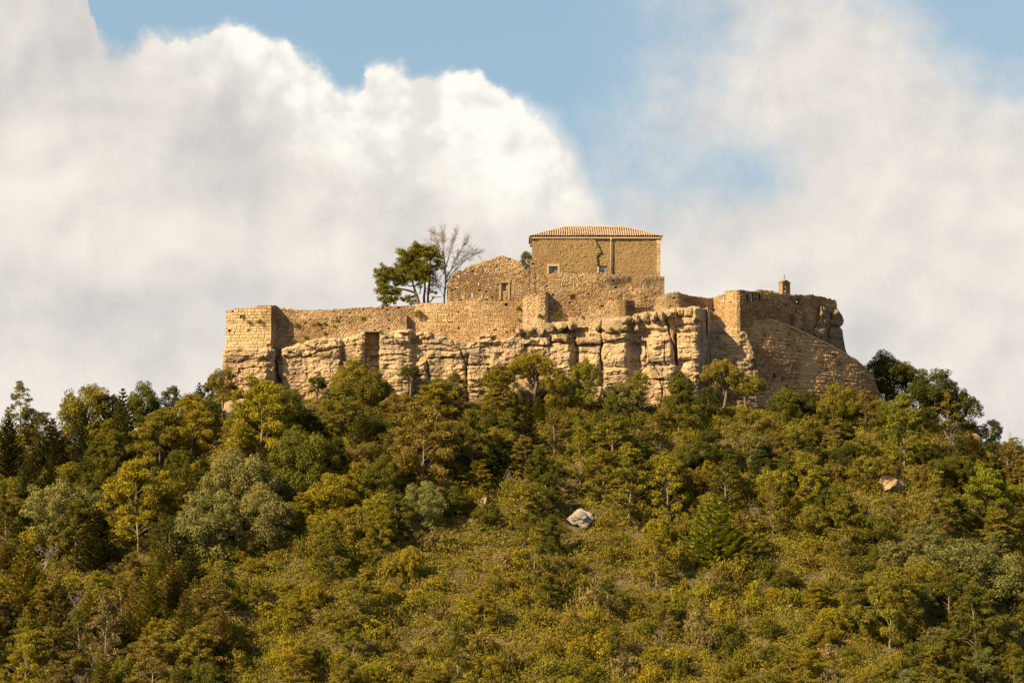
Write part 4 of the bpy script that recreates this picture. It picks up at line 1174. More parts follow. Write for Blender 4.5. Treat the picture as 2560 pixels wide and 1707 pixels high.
def shrub_proto(seed, W=2.0, Ht=1.5, leaf=.14, upright=False, dens=1.0):
    rs = np.random.RandomState(seed); cs = []; rd = []
    for k in range(16):
        a = rs.rand() * 6.283; r = W / 2 * math.sqrt(rs.rand()) * .8
        cs.append(np.array([r * math.cos(a), r * math.sin(a), Ht * (.25 + .5 * rs.rand()) * (1 - .45 * (2 * r / W) ** 2)])); rd.append(W * (.14 + .10 * rs.rand()))
    for k in range(14):
        a = rs.rand() * 6.283; r = W / 2 * (.3 + .75 * rs.rand())
        cs.append(np.array([r * math.cos(a), r * math.sin(a), Ht * (.35 + .65 * rs.rand()) * (1 - .5 * (2 * r / W) ** 2)])); rd.append(W * (.06 + .05 * rs.rand()))
    if upright:
        v = clumps_leaves(cs, rd, 420 * dens, leaf * 1.7, .22, rs, shell=.9, outward=.2, squash=(1, 1, 1.15), up=np.array([0, 0, 1.2]))
    else:
        v = clumps_leaves(cs, rd, 480 * dens, leaf, .6, rs)
    return leaf_mesh([v], M['leaf'])

OAK = [oak_proto(11, 5.2, 4.6, -.06, 60), oak_proto(12, 4.6, 5.4, -.02, 56), oak_proto(13, 6.2, 4.8, -.08, 74), oak_proto(14, 4.0, 4.4, .04, 46),
       oak_proto(15, 5.0, 5.0, -.08, 62), oak_proto(16, 3.4, 5.2, 0, 44), oak_proto(17, 5.6, 5.6, -.04, 72), oak_proto(18, 4.4, 4.0, -.08, 40), oak_proto(19, 5.4, 4.4, -.05, 84), oak_proto(20, 3.8, 4.8, .02, 38)]
OAKS = [(5.2, 4.6), (4.6, 5.4), (6.2, 4.8), (4.0, 4.4), (5.0, 5.0), (3.4, 5.2), (5.6, 5.6), (4.4, 4.0), (5.4, 4.4), (3.8, 4.8)]
LOAK = [oak_proto(21, 4.4, 5.0, .42, 34), oak_proto(22, 3.6, 4.6, .40, 28)]      # with their stems showing
LOAKS = [(4.4, 5.0), (3.6, 4.6)]
PINE = [pine_proto(31, 4.2, 6.4, .12, 11, dens=2.4), pine_proto(32, 3.6, 6.8, .06, 13, dens=2.4), pine_proto(33, 5.0, 6.0, .30, 9, dens=3.0), pine_proto(34, 3.2, 5.4, .16, 10, dens=1.5), pine_proto(35, 4.4, 7.2, .04, 14, dens=2.2)]
PINES = [(4.2, 6.4), (3.6, 6.8), (5.0, 6.0), (3.2, 5.4), (4.4, 7.2)]
FIR = [fir_proto(41, 7.0, 6.0, 13, leaf=.25, droop=.22, dens=1.3, wd=.30, rise=.26), fir_proto(42, 4.6, 7.5, 19, droop=.1), fir_proto(43, 5.2, 5.4, 14, droop=.4)]
FIRS = [(7.0, 6.0), (4.6, 7.5), (5.2, 5.4)]
DRY = [bare_proto(51, 5.0, .6, 6, .07), bare_proto(52, 4.2, .8, 6, .06), bare_proto(53, 5.6, .4, 6, .08, 'palebark')]
DRYS = [(3.6, 5.0), (3.6, 4.2), (3.6, 5.6)]
SHRUB = [shrub_proto(61, 2.4, 1.7), shrub_proto(62, 2.0, 1.9, upright=True), shrub_proto(63, 3.0, 1.8), shrub_proto(64, 1.8, 1.3, upright=True), shrub_proto(65, 2.6, 2.2), shrub_proto(66, 2.2, 1.5, upright=True, dens=.8)]
SHRUBS = [(2.4, 1.7), (2.0, 1.9), (3.0, 1.8), (1.8, 1.3), (2.6, 2.2), (2.2, 1.5)]

KINDS = {'oak': ('holm_oak', 'tree', OAK, OAKS), 'loak': ('holm_oak', 'tree', LOAK, LOAKS), 'pine': ('pine_tree', 'tree', PINE, PINES),
         'fir': ('fir_tree', 'tree', FIR, FIRS), 'dry': ('bare_tree', 'tree', DRY, DRYS)}
TINT = {'olive': (.188, .163, .034), 'dark': (.066, .070, .021), 'yellow': (.245, .205, .030), 'grey': (.190, .180, .078), 'lime': (.185, .186, .032),
        'brown': (.195, .152, .048), 'mid': (.115, .112, .026), 'tan': (.25, .19, .10), 'bright': (.27, .30, .03)}
TWORD = {'bright': 'bright green', 'olive': 'olive green', 'dark': 'dark green', 'yellow': 'yellow green', 'grey': 'grey green', 'lime': 'bright lime green', 'brown': 'brownish', 'mid': 'deep green', 'tan': 'tan'}
rng = np.random.RandomState(2024)
placed = []        # x, y, radius

def col(t, j=.14):
    c = np.array(TINT[t]) * (1 + rng.uniform(-j, j)); c[0] *= 1 + rng.uniform(-.08, .08)
    return (float(c[0]), float(c[1]), float(c[2]), 1.0)

def plant(kind, x, y, z, w, h, tint, var=None, label=None, group=None, rz=None):
    """w, h: size wanted in metres"""
    nm, cat, protos, sizes = KINDS[kind]
    k = rng.randint(len(protos)) if var is None else var
    r = empty(nm, (x, y, z)); r.rotation_euler = (0, 0, rng.rand() * 6.283 if rz is None else rz)
    r.scale = (w / sizes[k][0], w / sizes[k][0], h / sizes[k][1])
    cc = col(tint)
    for pn, me in protos[k]:
        o = link(pn, me, r)
        o.color = cc
    if label: tag(r, label, cat, group)
    r['category'] = cat
    placed.append((x, y, w * .5))
    return r

def plant_px(kind, px, base, w, h, tint, label=None, var=None, Y=None, group=None, rz=None):
    """px/base: photo position of the foot, w/h size in photo pixels"""
    if Y is None: g_ = ray_ground(px, base)
    else: g_ = P(px, base, Y)
    s = (g_[1] - CAMY) / FPX
    return plant(kind, float(g_[0]), float(g_[1]), float(g_[2]) - .05, w * s, h * s, tint, var, label, group, rz)

# --- the trees one can name: foot x, foot y, width, height (photo pixels)
named = [
 ('pine', 50, 1070, 56, 118, 'olive', 'slender sparse pine on the skyline at the far left edge', 3),
 ('oak', 78, 1075, 60, 60, 'dark', 'small dark oak just right of the far left skyline pine', 5),
 ('oak', 215, 1095, 150, 138, 'olive', 'big rounded oak on the left skyline, widest of the skyline trees', 0),
 ('oak', 272, 1085, 80, 105, 'dark', 'dark oak shouldering the right side of the widest skyline oak', 3),
 ('fir', 305, 1160, 120, 190, 'mid', 'feathery dark fir with thin pointed tip on the left skyline', 1),
 ('oak', 358, 1060, 76, 110, 'mid', 'round green oak right of the pointed fir on the skyline', 4),
 ('oak', 428, 1050, 58, 92, 'dark', 'dark narrow oak on the skyline between fir and corner tower', 5),
 ('oak', 480, 1060, 90, 82, 'olive', 'low olive oak on the skyline left of the corner tower', 0),
 ('oak', 520, 1085, 70, 90, 'dark', 'dark oak in the gap left of the corner tower rock', 3),
 ('loak', 557, 1050, 70, 134, 'brown', 'thin brownish tree leaning against the left edge of the corner tower', 1),
 ('oak', 640, 1005, 40, 60, 'dark', 'small dark bush-like oak under the corner tower face', 5),
 ('pine', 650, 1180, 160, 218, 'yellow', 'tall yellow green pine with long bare trunk below the corner tower', 2),
 ('oak', 718, 1090, 100, 112, 'dark', 'dark oak right of the bare-trunked pine under the tower fissure', 4),
 ('loak', 790, 1015, 60, 76, 'dark', 'small dark oak with visible stem at the cliff foot', 1),
 ('oak', 885, 1020, 112, 124, 'olive', 'large bushy oak covering the cliff under the curtain wall', 6),
 ('oak', 930, 1035, 92, 118, 'mid', 'second bushy oak hard against the wooden-lintel niche', 4),
 ('loak', 1026, 985, 66, 72, 'dark', 'round-headed small oak with thin stem against the sunlit cliff', 1),
 ('pine', 1085, 1075, 110, 116, 'yellow', 'yellow green round pine right of the thin-stemmed oak', 0),
 ('oak', 1245, 1010, 96, 104, 'olive', 'upright olive oak at the cliff foot under the overhanging block', 1),
 ('loak', 1335, 1000, 118, 118, 'yellow', 'spreading lime-tinged oak on dark stems under the ledge boulders', 0),
 ('oak', 1388, 1010, 76, 96, 'olive', 'olive oak right beside the spreading lime-tinged oak', 3),
 ('oak', 1462, 1005, 84, 116, 'olive', 'narrow oak at the foot of the central fissure', 1),
 ('dry', 1548, 985, 70, 74, 'tan', 'bare greyish shrub-tree before the pale cliff pillar', 1),
 ('oak', 1555, 1045, 120, 96, 'grey', 'wide grey green oak below the bare tree at the cliff foot', 2),
 ('oak', 1600, 1005, 60, 84, 'olive', 'small olive oak at the left edge of the lowest dark cliff corner', 5),
 ('oak', 1700, 1020, 66, 98, 'mid', 'upright green oak right of the lowest dark cliff corner', 1),
 ('loak', 1810, 1035, 104, 136, 'brown', 'tall sunlit ochre-green oak with visible stems under the bastion rock', 0),
 ('loak', 1868, 1040, 90, 104, 'olive', 'olive oak with stems right of the tall ochre-green one', 0),
 ('oak', 1768, 1060, 74, 100, 'dark', 'dark oak in the shade left of the tall ochre-green oak', 3),
 ('oak', 1965, 1060, 90, 98, 'mid', 'leafy green oak before the foot of the ramp wall', 1),
 ('oak', 2020, 1050, 70, 76, 'dark', 'dark oak between two leafy oaks before the ramp wall', 3),
 ('oak', 2095, 1075, 104, 118, 'olive', 'bushy oak with yellowish top before the ramp wall', 4),
 ('pine', 2165, 1080, 70, 104, 'brown', 'brownish pine with pale branches near the right foot of the ramp wall', 3),
 ('oak', 2216, 1000, 130, 122, 'dark', 'large shaded dark oak on the skyline right of the ramp wall', 6),
 ('loak', 2260, 1010, 90, 104, 'dark', 'dark stemmed oak against the sky right of the large shaded oak', 0),
 ('oak', 2335, 1036, 130, 118, 'dark', 'rounded dusky oak on the descending right skyline', 4),
 ('oak', 2300, 1018, 70, 84, 'dark', 'dark oak tucked left of the rounded dusky skyline oak', 3),
 ('oak', 2408, 1090, 96, 124, 'dark', 'oak at the bend of the descending right skyline', 1),
 ('pine', 2370, 1090, 74, 116, 'brown', 'sparse brown-tinged pine before the right skyline bend', 3),
 ('oak', 2478, 1120, 60, 76, 'dark', 'dark ball-shaped oak on the lower right skyline', 3),
 ('dry', 2536, 1120, 40, 62, 'mid', 'wispy small tree at the right end of the skyline', 0),
 ('pine', 2260, 1180, 96, 190, 'lime', 'tall slender light green pine on the right slope', 1),
 ('pine', 2460, 1340, 150, 160, 'lime', 'broad light green pine with pale twin stems near the right edge', 2),
 ('pine', 2520, 1220, 80, 110, 'brown', 'thin brownish pine at the right picture edge', 3),
 ('pine', 2115, 1410, 110, 170, 'olive', 'airy pine with pale trunk on the right part of the slope', 0),
 ('pine', 2330, 1390, 90, 140, 'brown', 'airy pine with whorled pale branches left of the broad light green pine', 3),
 ('pine', 1932, 1350, 80, 160, 'olive', 'lean pine with thin pale trunk right of the bright green fir', 3),
 ('fir', 1788, 1412, 225, 178, 'bright', 'bright green fir with layered feathery boughs, lowest of the firs', 0),
 ('pine', 1575, 1310, 120, 186, 'olive', 'tall olive pine just right of the whitish boulder', 1),
 ('pine', 1668, 1330, 90, 190, 'yellow', 'yellowish pine with twin trunks left of the bright green fir', 3),
 ('pine', 1530, 1180, 110, 140, 'olive', 'airy pale-trunked pine on the upper slope under the house', 3),
 ('pine', 1450, 1215, 76, 146, 'yellow', 'thin pine with a straight pale trunk above the whitish boulder', 3),
 ('pine', 1385, 1150, 76, 120, 'brown', 'small brownish pine on the upper slope under the boulder row', 3),
 ('pine', 1640, 1475, 84, 150, 'yellow', 'lone sparse pine with whitish trunk below and left of the bright green fir', 3),
 ('pine', 1337, 1480, 90, 160, 'olive', 'lone slender pine with whitish trunk below the whitish boulder', 3),
 ('fir', 1320, 1150, 90, 150, 'dark', 'dark layered fir in the shade under the ledge boulders', 1),
 ('fir', 1345, 1060, 60, 70, 'lime', 'small bright fir top poking up under the cliff', 1),
 ('pine', 1180, 1210, 96, 180, 'mid', 'tall thin-trunked dark pine in the middle of the upper slope', 0),
 ('pine', 1055, 1245, 170, 215, 'brown', 'broad flat-topped pine with dark trunk in the middle left of the slope', 2),
 ('pine', 1055, 1110, 130, 100, 'brown', 'leaning spreading pine with dark limbs above the broad flat-topped pine', 2),
 ('oak', 1060, 1330, 110, 130, 'grey', 'blue-green ivy-like oak beneath the broad flat-topped pine', 4),
 ('oak', 760, 1225, 180, 160, 'mid', 'very large dark-sided oak right of the bare-trunked pine', 2),
 ('oak', 730, 1165, 120, 90, 'olive', 'sunlit olive oak behind the very large dark-sided oak', 0),
 ('oak', 600, 1290, 190, 170, 'grey', 'great grey green oak left of centre, with rounded pale crown', 2),
 ('oak', 660, 1370, 150, 160, 'grey', 'grey green oak in front of the great one', 6),
 ('oak', 520, 1400, 170, 180, 'grey', 'spreading grey green oak to the left front of the great one', 4),
 ('oak', 150, 1350, 190, 150, 'grey', 'pale silvery broad oak on the left slope', 2),
 ('oak', 235, 1335, 110, 110, 'grey', 'silvery oak joined to the right of the pale broad one', 0),
 ('pine', 345, 1385, 180, 220, 'yellow', 'tall yellow-topped pine with pale forked trunk on the left slope', 2),
 ('pine', 400, 1205, 140, 170, 'olive', 'umbrella-like pine with dark trunk above the yellow-topped pine', 2),
 ('pine', 478, 1160, 110, 150, 'yellow', 'sunlit flat-tiered pine left of the tower outcrop', 2),
 ('fir', 240, 1440, 150, 175, 'dark', 'dark pointed fir in front of the silvery oak', 1),
 ('fir', 130, 1175, 130, 130, 'dark', 'dark dense fir below the far left skyline', 2),
 ('fir', 20, 1200, 110, 160, 'dark', 'dark fir cut by the left picture edge', 1),
 ('fir', 70, 1260, 110, 120, 'mid', 'shaded fir in the hollow above the silvery oak', 2),
 ('fir', 370, 1600, 120, 200, 'yellow', 'golden layered fir at the lower left', 1),
 ('fir', 60, 1560, 160, 210, 'yellow', 'golden brown fir at the lower left picture edge', 2),
 ('pine', 265, 1680, 100, 190, 'tan', 'half-bare tan pine with pale trunk at the lower left', 3),
 ('dry', 110, 1440, 100, 110, 'tan', 'leafless pale tree at the left between the firs', 1),
 ('fir', 905, 1130, 90, 110, 'mid', 'bushy dark fir below the big cliff oaks', 2),
 ('oak', 700, 1345, 100, 86, 'yellow', 'golden green low oak right of the grey green oaks', 3),
 ('oak', 830, 1290, 120, 110, 'yellow', 'golden green rounded oak below the very large dark-sided oak', 4),
 ('oak', 880, 1360, 110, 100, 'olive', 'olive oak in front of the golden green rounded one', 0),
 ('oak', 2400, 1500, 240, 150, 'grey', 'huge low grey green oak with many rounded lumps at the lower right', 2),
 ('oak', 2520, 1560, 200, 170, 'grey', 'grey green lumpy oak cut by the right picture edge', 6),
 ('oak', 2300, 1530, 180, 130, 'olive', 'broad olive oak in front of the huge lumpy one', 2),
 ('pine', 2225, 1640, 150, 210, 'olive', 'pine with a pale forked trunk near the bottom right', 2),
 ('pine', 2440, 1690, 150, 220, 'mid', 'dark pine at the bottom right corner', 0),
 ('oak', 2175, 1225, 120, 90, 'olive', 'low olive oak above the streaked slanting boulder', 0),
 ('oak', 2010, 1225, 110, 100, 'olive', 'olive oak on the slope below the ramp wall', 4),
 ('oak', 1880, 1180, 90, 110, 'grey', 'grey green oak halfway between bastion and bright green fir', 1),
]
for t in named:
    kind, px, base, w, h, tint, lb = t[:7]
    Y = None
    if base < 1012 and 600 < px < 1900: Y = -4.6 - (base - 985) * .12
    if px > 2200 and base < 1035: Y = 23.0 if px < 2320 else 9.0
    plant_px(kind, px, base, w, h, tint, lb, t[7], Y=Y)

# --- trees on the plateau
r = empty('pine_tree', at(1045, 762, 4.0)); tag(r, 'wind-shaped green pine with leaning trunk behind the curtain wall', 'tree')
def hero_pine(r):
    rs = np.random.RandomState(5); m = MB(); Y0 = 4.0
    L = lambda zx, zy, dy=0.0: np.array(local(P(900 + zx / 4.612, 540 + zy / 4.612, Y0 + dy), r))
    m.tube([L(690, 1060), L(672, 1000), L(655, 930), L(640, 880)], [.30, .25, .22, .2], 8)
    m.tube([L(640, 885), L(570, 862), L(500, 846), L(440, 838), L(370, 812), L(290, 780, .2), L(240, 700, .3)], [.17, .14, .12, .11, .08, .06, .04], 6)
    m.tube([L(645, 890), L(625, 830), L(600, 740, .4), L(590, 640, .5), L(600, 520, .3), L(640, 420, 0)], [.17, .14, .11, .09, .07, .04], 6)
    m.tube([L(610, 800), L(570, 810), L(530, 780), L(500, 700, -.4), L(470, 640, -.6)], [.09, .08, .06, .05, .03], 5)
    m.tube([L(625, 820), L(680, 770, -.3), L(730, 700, -.5), L(790, 600, -.5), L(820, 480, -.3)], [.10, .08, .07, .05, .03], 5)
    m.tube([L(600, 700, .3), L(500, 600, .6), L(480, 520, .6)], [.07, .05, .03], 5)
    # crown lumps traced as (zx, zy, radius)
    lumps = []
    for (x, y, rad) in ((640, 350, 45), (700, 370, 50), (600, 400, 50), (480, 410, 35), (530, 430, 55), (500, 480, 50), (580, 480, 60), (660, 450, 60), (730, 430, 50), (780, 390, 45), (850, 400, 45),
                        (820, 450, 50), (760, 500, 50), (690, 530, 60), (610, 560, 60), (540, 550, 50), (640, 630, 65), (560, 630, 55), (480, 620, 50), (430, 580, 30), (450, 660, 50), (700, 600, 60),
                        (760, 600, 55), (800, 640, 45), (720, 680, 55), (640, 700, 55), (560, 710, 55), (480, 720, 50), (760, 740, 40), (690, 750, 40), (250, 610, 45), (210, 650, 45), (300, 640, 50),
                        (360, 640, 45), (350, 700, 55), (270, 710, 50), (200, 770, 35), (250, 800, 50), (310, 820, 45), (260, 880, 45), (330, 890, 50), (390, 870, 40), (290, 950, 45), (350, 970, 45),
                        (270, 1000, 25), (390, 950, 35), (420, 900, 30), (450, 880, 28), (540, 930, 30), (580, 950, 32), (610, 980, 28), (560, 985, 22), (900, 470, 30), (930, 540, 28), (860, 560, 30), (920, 590, 30),
                        (880, 520, 25), (870, 890, 24), (820, 680, 30), (410, 700, 40), (420, 760, 40), (500, 770, 30)):
        for q in range(7):
            lumps.append((L(x + rs.normal() * 29, y + rs.normal() * 23, rs.normal() * 1.1), rad / 4.612 * .051 * rs.uniform(.6, 1.1)))
    lf = clumps_leaves([a for a, b in lumps], [b for a, b in lumps], 800, .20, .36, rs, shell=.9, outward=.5, squash=(1.1, 1.0, .8))
    link('trunk', m.mesh('trunk', M['bark'], True), r)
    c = link('crown', leaf_mesh([lf], M['needle']), r); c.color = (.160, .150, .026, 1)
hero_pine(r)
r = empty('pine_tree', at(1066, 762, 6.0)); tag(r, 'thin double-stemmed tree between the green pine and the bare tree', 'tree')
def hero_stems(r):
    rs = np.random.RandomState(9); m = MB(); Y0 = 6.0
    L = lambda zx, zy, dy=0.0: np.array(local(P(900 + zx / 4.612, 540 + zy / 4.612, Y0 + dy), r))
    m.tube([L(740, 1050), L(738, 930), L(750, 830), L(745, 700), L(760, 560)], [.18, .15, .13, .09, .05], 7)
    m.tube([L(780, 1050), L(785, 930), L(795, 800), L(810, 680), L(815, 520), L(820, 440)], [.16, .14, .12, .09, .06, .03], 7)
    m.tube([L(800, 1000), L(850, 940), L(900, 935), L(950, 930)], [.09, .07, .05, .03], 5)
    m.tube([L(690, 900), L(700, 820), L(680, 780)], [.08, .06, .04], 5)
    for k in range(40):
        a = L(rs.uniform(740, 830), rs.uniform(560, 920)); e = L(rs.uniform(820, 1000), rs.uniform(560, 900), rs.normal())
        m.tube([tuple(a), tuple((a + e) / 2 + np.array([0, 0, .15])), tuple(e)], [.035, .022, .012], 3)
    link('trunk', m.mesh('trunk', M['bark'], True), r)
    cs = [L(*p) for p in ((930, 480), (940, 560), (900, 600), (960, 660), (880, 890), (930, 690), (860, 740), (820, 800))]
    c = link('crown', leaf_mesh([clumps_leaves(cs, [.28] * 8, 300, .18, .3, rs, shell=.95, outward=.3)], M['needle']), r); c.color = (.11, .11, .03, 1)
hero_stems(r)
r = empty('bare_tree', at(1110, 760, 5.0)); tag(r, 'tall leafless tree with fanning pale twigs beside the ruined wall', 'tree')
def hero_bare(r):
    rs = np.random.RandomState(6); m = MB(); tw = MB(); Y0 = 5.0
    L = lambda zx, zy, dy=0.0: np.array(local(P(900 + zx / 4.612, 540 + zy / 4.612, Y0 + dy), r))
    mains = [([(970, 1040), (972, 930), (985, 800), (985, 680), (975, 520), (960, 400), (955, 290), (962, 175)], .19),
             ([(985, 800), (1010, 700), (1060, 600), (1110, 480), (1180, 360), (1230, 270)], .11),
             ([(980, 620), (1010, 520), (1040, 400), (1080, 300), (1110, 190)], .09),
             ([(972, 500), (940, 400), (900, 320), (870, 230), (850, 200)], .08),
             ([(975, 560), (930, 480), (870, 400), (800, 310)], .07),
             ([(990, 780), (1060, 660), (1160, 560), (1280, 460), (1380, 420)], .09),
             ([(985, 700), (1090, 580), (1200, 470), (1270, 400)], .08),
             ([(975, 940), (930, 860), (890, 800), (870, 720)], .07),
             ([(985, 860), (1010, 790), (1060, 700)], .06)]
    for pts, r0 in mains:
        dy = rs.normal() * .3; n = len(pts)
        PT = [L(x, y, dy * i / n * 3) for i, (x, y) in enumerate(pts)]
        m.tube([tuple(p) for p in PT], [r0 * .75 * (1 - .82 * i / (n - 1)) for i in range(n)], 6)
        for i in range(1, n - 1):
            d0 = PT[i + 1] - PT[i]; ln = np.linalg.norm(d0); d0 = d0 / ln
            for q in range(12 if i > 1 or r0 < .1 else 3):
                s = PT[i] + d0 * ln * rs.rand(); dd = d0 + rs.normal(size=3) * .45 + np.array([0, 0, .15]); dd /= np.linalg.norm(dd)
                le = rs.uniform(.5, 1.15)
                e = s + dd * le; tw.tube([tuple(s), tuple((s + e) / 2 + rs.normal(size=3) * .05), tuple(e)], [.018, .013, .008], 3, cap=False)
                for w in range(5):
                    s2 = s + dd * le * rs.uniform(.3, 1); d2 = dd + rs.normal(size=3) * .5; d2 /= np.linalg.norm(d2); e2 = s2 + d2 * rs.uniform(.3, .65)
                    tw.tube([tuple(s2), tuple(e2)], [.010, .006], 3, cap=False)
                    for w2 in range(2):
                        d3 = d2 + rs.normal(size=3) * .5; d3 /= np.linalg.norm(d3); s3 = s2 + (e2 - s2) * rs.rand()
                        tw.tube([tuple(s3), tuple(s3 + d3 * .32)], [.008, .005], 3, cap=False)
    link('trunk', m.mesh('trunk', M['twig'], True), r); link('branches', tw.mesh('branches', M['twig']), r)
hero_bare(r)
plant('oak', *at(1318, 700, 7.0), 2.3, 3.9, 'mid', 5, 'small green tree peeking between ruined wall and house')
# distant dark bushes at left behind, a brick wall and a white pillar among the trees
g_ = at(490, 1072, 0); 
r = tag(empty('brick_wall', at(250, 1078, 1.0)), 'short orange brick garden wall half hidden under the widest skyline oak', 'wall')
slab('wall_face', r, 236, 266, [(236, 1061), (262, 1058), (266, 1062)], [(236, 1100), (266, 1100)], [(236, -1.0), (266, -1.2)], .3, M['brickwall'], h=.2, w=.4, rough=.3, seed=90, rag=.5)
m_ = MB(); m_.box(local(at(257, 1057.5, -1.1), r), (1.1, .5, .14)); link('coping', m_.mesh('coping', M['whitepipe']), r)
r = tag(empty('gate_pillar', at(421, 1060, -1.0)), 'small white-capped masonry pillar among the trees left of the tower', 'pillar')
m_ = MB(); m_.box((0, 0, .6), (.45, .45, 2.6)); link('shaft', m_.mesh('shaft', M['quoin']), r)
m_ = MB(); m_.box((0, 0, 2.02 - .04), (.62, .62, .16)); link('cap', m_.mesh('cap', M['whitepipe']), r)

# ------------------------------------------------------------------ filler forest
COLS = ['at far left', 'left of the tower', 'below the curtain wall', 'below the ruined wall', 'below the house', 'below the bastion', 'below the ramp wall', 'at far right']
ROWS = ['slope rim', 'upper slope', 'middle slope', 'lower slope', 'bottom edge']
ORD = ['first', 'second', 'third', 'fourth', 'fifth', 'sixth', 'seventh', 'eighth', 'ninth', 'tenth', 'eleventh', 'twelfth', 'thirteenth', 'fourteenth', 'fifteenth', 'sixteenth', 'seventeenth', 'eighteenth']
filler = []

def zone(px, py):
    """vegetation make-up by place on the slope: weights and tree share"""
    if px < 560 and py > 1380: return dict(fir=.34, pine=.30, oak=.16, dry=.20), ['yellow', 'brown', 'mid', 'dark', 'olive'], 1.0
    if px > 2240 and py < 1120: return dict(oak=1.0), ['dark', 'dark', 'mid'], .9
    if px < 520: return dict(fir=.25, pine=.3, oak=.4, dry=.05), ['dark', 'olive', 'mid', 'yellow'], 1.0
    if py < 1230: return dict(oak=.62, pine=.28, loak=.05, fir=.02, dry=.05), ['olive', 'mid', 'dark', 'brown', 'olive'], .95
    if px > 2150 and py > 1380: return dict(oak=.6, pine=.4), ['grey', 'olive', 'mid'], .7
    if px < 1000 and py < 1400: return dict(oak=.7, pine=.25, dry=.05), ['olive', 'yellow', 'mid'], .9
    if py < 1330: return dict(oak=.55, pine=.4, dry=.05), ['olive', 'mid', 'yellow'], .35
    return dict(oak=.35, pine=.55, dry=.10), ['yellow', 'olive', 'yellow', 'mid', 'olive'], .085

GUARD = [t[1:5] for t in named] + [(1445, 1305, 70, 60)]
def covers(px, py, wpx, hpx):
    """would this plant stand right in front of a tree one should be able to see?"""
    for (a, b, w, h) in GUARD:
        if py > b and py - hpx < b - .38 * h and abs(px - a) < .38 * w + .3 * wpx: return True
    return False
def free(x, y, r, k=1.0):
    for (a, b, c) in placed:
        if (a - x) ** 2 + (b - y) ** 2 < ((c + r) * k) ** 2: return False
    return True
fr = np.random.RandomState(31)
# trees
tries = 0
while tries < 11000 and len(filler) < 540:
    tries += 1
    y = fr.uniform(-70, -4); x = fr.uniform(-66, 66)
    if fr.rand() < .12: y = fr.uniform(-4, 12); x = fr.choice([-1, 1]) * fr.uniform(37, 66)
    z = float(H(x, y)); px, py = proj(x, y, z)
    if px < -60 or px > 2620 or py > 1800: continue
    if 600 < px < 2190 and y > -6.5: continue
    if 1400 < px < 1500 and 1255 < py < 1400: continue      # keep the whitish boulder in view
    if 640 < px < 830 and 1060 < py < 1080: continue
    mixw, tints, share = zone(px, py)
    if fr.rand() > share: continue
    kind = fr.choice(list(mixw), p=np.array(list(mixw.values())) / sum(mixw.values()))
    w = {'oak': fr.uniform(2.4, 5.4), 'loak': fr.uniform(3, 4.2), 'pine': fr.uniform(2.6, 4.8), 'fir': fr.uniform(3, 5), 'dry': fr.uniform(2.4, 3.6)}[kind]
    if py > 1400 and 560 < px < 2150: w *= .8
    if not free(x, y, w * .5, .50) or covers(px, py, w * 21, w * 25): continue
    h = w * {'oak': fr.uniform(.75, 1.1), 'loak': 1.15, 'pine': fr.uniform(1.15, 1.7), 'fir': fr.uniform(1.1, 1.6), 'dry': fr.uniform(1.0, 1.4)}[kind]
    tint = tints[fr.randint(len(tints))]
    r = plant(kind, x, y, z - .1, w, h, tint)
    filler.append((kind, px, py, w, h, tint, r))
# shrubs
ns = 0; tries = 0; shrubs = []
while tries < 26000 and ns < 300:
    tries += 1
    y = fr.uniform(-68, -4); x = fr.uniform(-64, 64)
    z = float(H(x, y)); px, py = proj(x, y, z)
    if px < -30 or px > 2590 or py > 1760: continue
    if 600 < px < 2190 and y > -5.5: continue
    if 1405 < px < 1490 and 1290 < py < 1345: continue
    w = fr.uniform(2.0, 4.0)
    if py < 1330 and fr.rand() < .7: continue
    if not free(x, y, w * .5, .44) or covers(px, py, w * 21, w * 16): continue
    k = fr.randint(len(SHRUB)); h = w * fr.uniform(.6, .95)
    o = link('shrub', SHRUB[k]); o.location = (x, y, z - .1); o.rotation_euler = (0, 0, fr.rand() * 6.28)
    o.scale = (w / SHRUBS[k][0], w / SHRUBS[k][0], h / SHRUBS[k][1])
    tint = ['yellow', 'olive', 'olive', 'yellow', 'brown', 'olive', 'mid', 'tan'][fr.randint(8)]
    o.color = col(tint, .2)
    placed.append((x, y, w * .5)); ns += 1
    filler.append(('shrub', px, py, w, h, tint, o))

KN = {'oak': 'holm oak', 'loak': 'open-stemmed holm oak', 'pine': 'pine', 'fir': 'layered conifer', 'dry': 'bare tree', 'shrub': 'shrub'}
cells = {}
for f in filler:
    c = min(7, max(0, int(f[1] / 320))); rw = 0 if f[2] < 1080 else 1 if f[2] < 1230 else 2 if f[2] < 1380 else 3 if f[2] < 1540 else 4
    cells.setdefault((f[0], f[5], c, rw), []).append(f)
for (kind, tint, c, rw), fs in cells.items():
    fs.sort(key=lambda f: f[1])
    for i, f in enumerate(fs):
        lb = f"{TWORD[tint]} {KN[kind]} {COLS[c]}, {ROWS[rw]}"
        if len(fs) > 1: lb += f", {ORD[min(i, 17)]} from left"
        sz = 'low' if f[4] < 1.6 else 'tall' if f[4] > 5.2 else 'broad' if f[3] > 4.0 else 'small' if f[3] < 2.2 else ''
        if sz and len((sz + ' ' + lb).split()) <= 16: lb = sz + ' ' + lb
        w_ = lb.split()
        tag(f[6], ' '.join(w_), 'shrub' if kind == 'shrub' else 'tree', {'oak': 'holm oaks of the wooded slope', 'loak': 'holm oaks of the wooded slope', 'pine': 'pines of the wooded slope',
            'fir': 'layered conifers of the wooded slope', 'dry': 'bare trees of the wooded slope', 'shrub': 'shrubs of the wooded slope'}[kind])

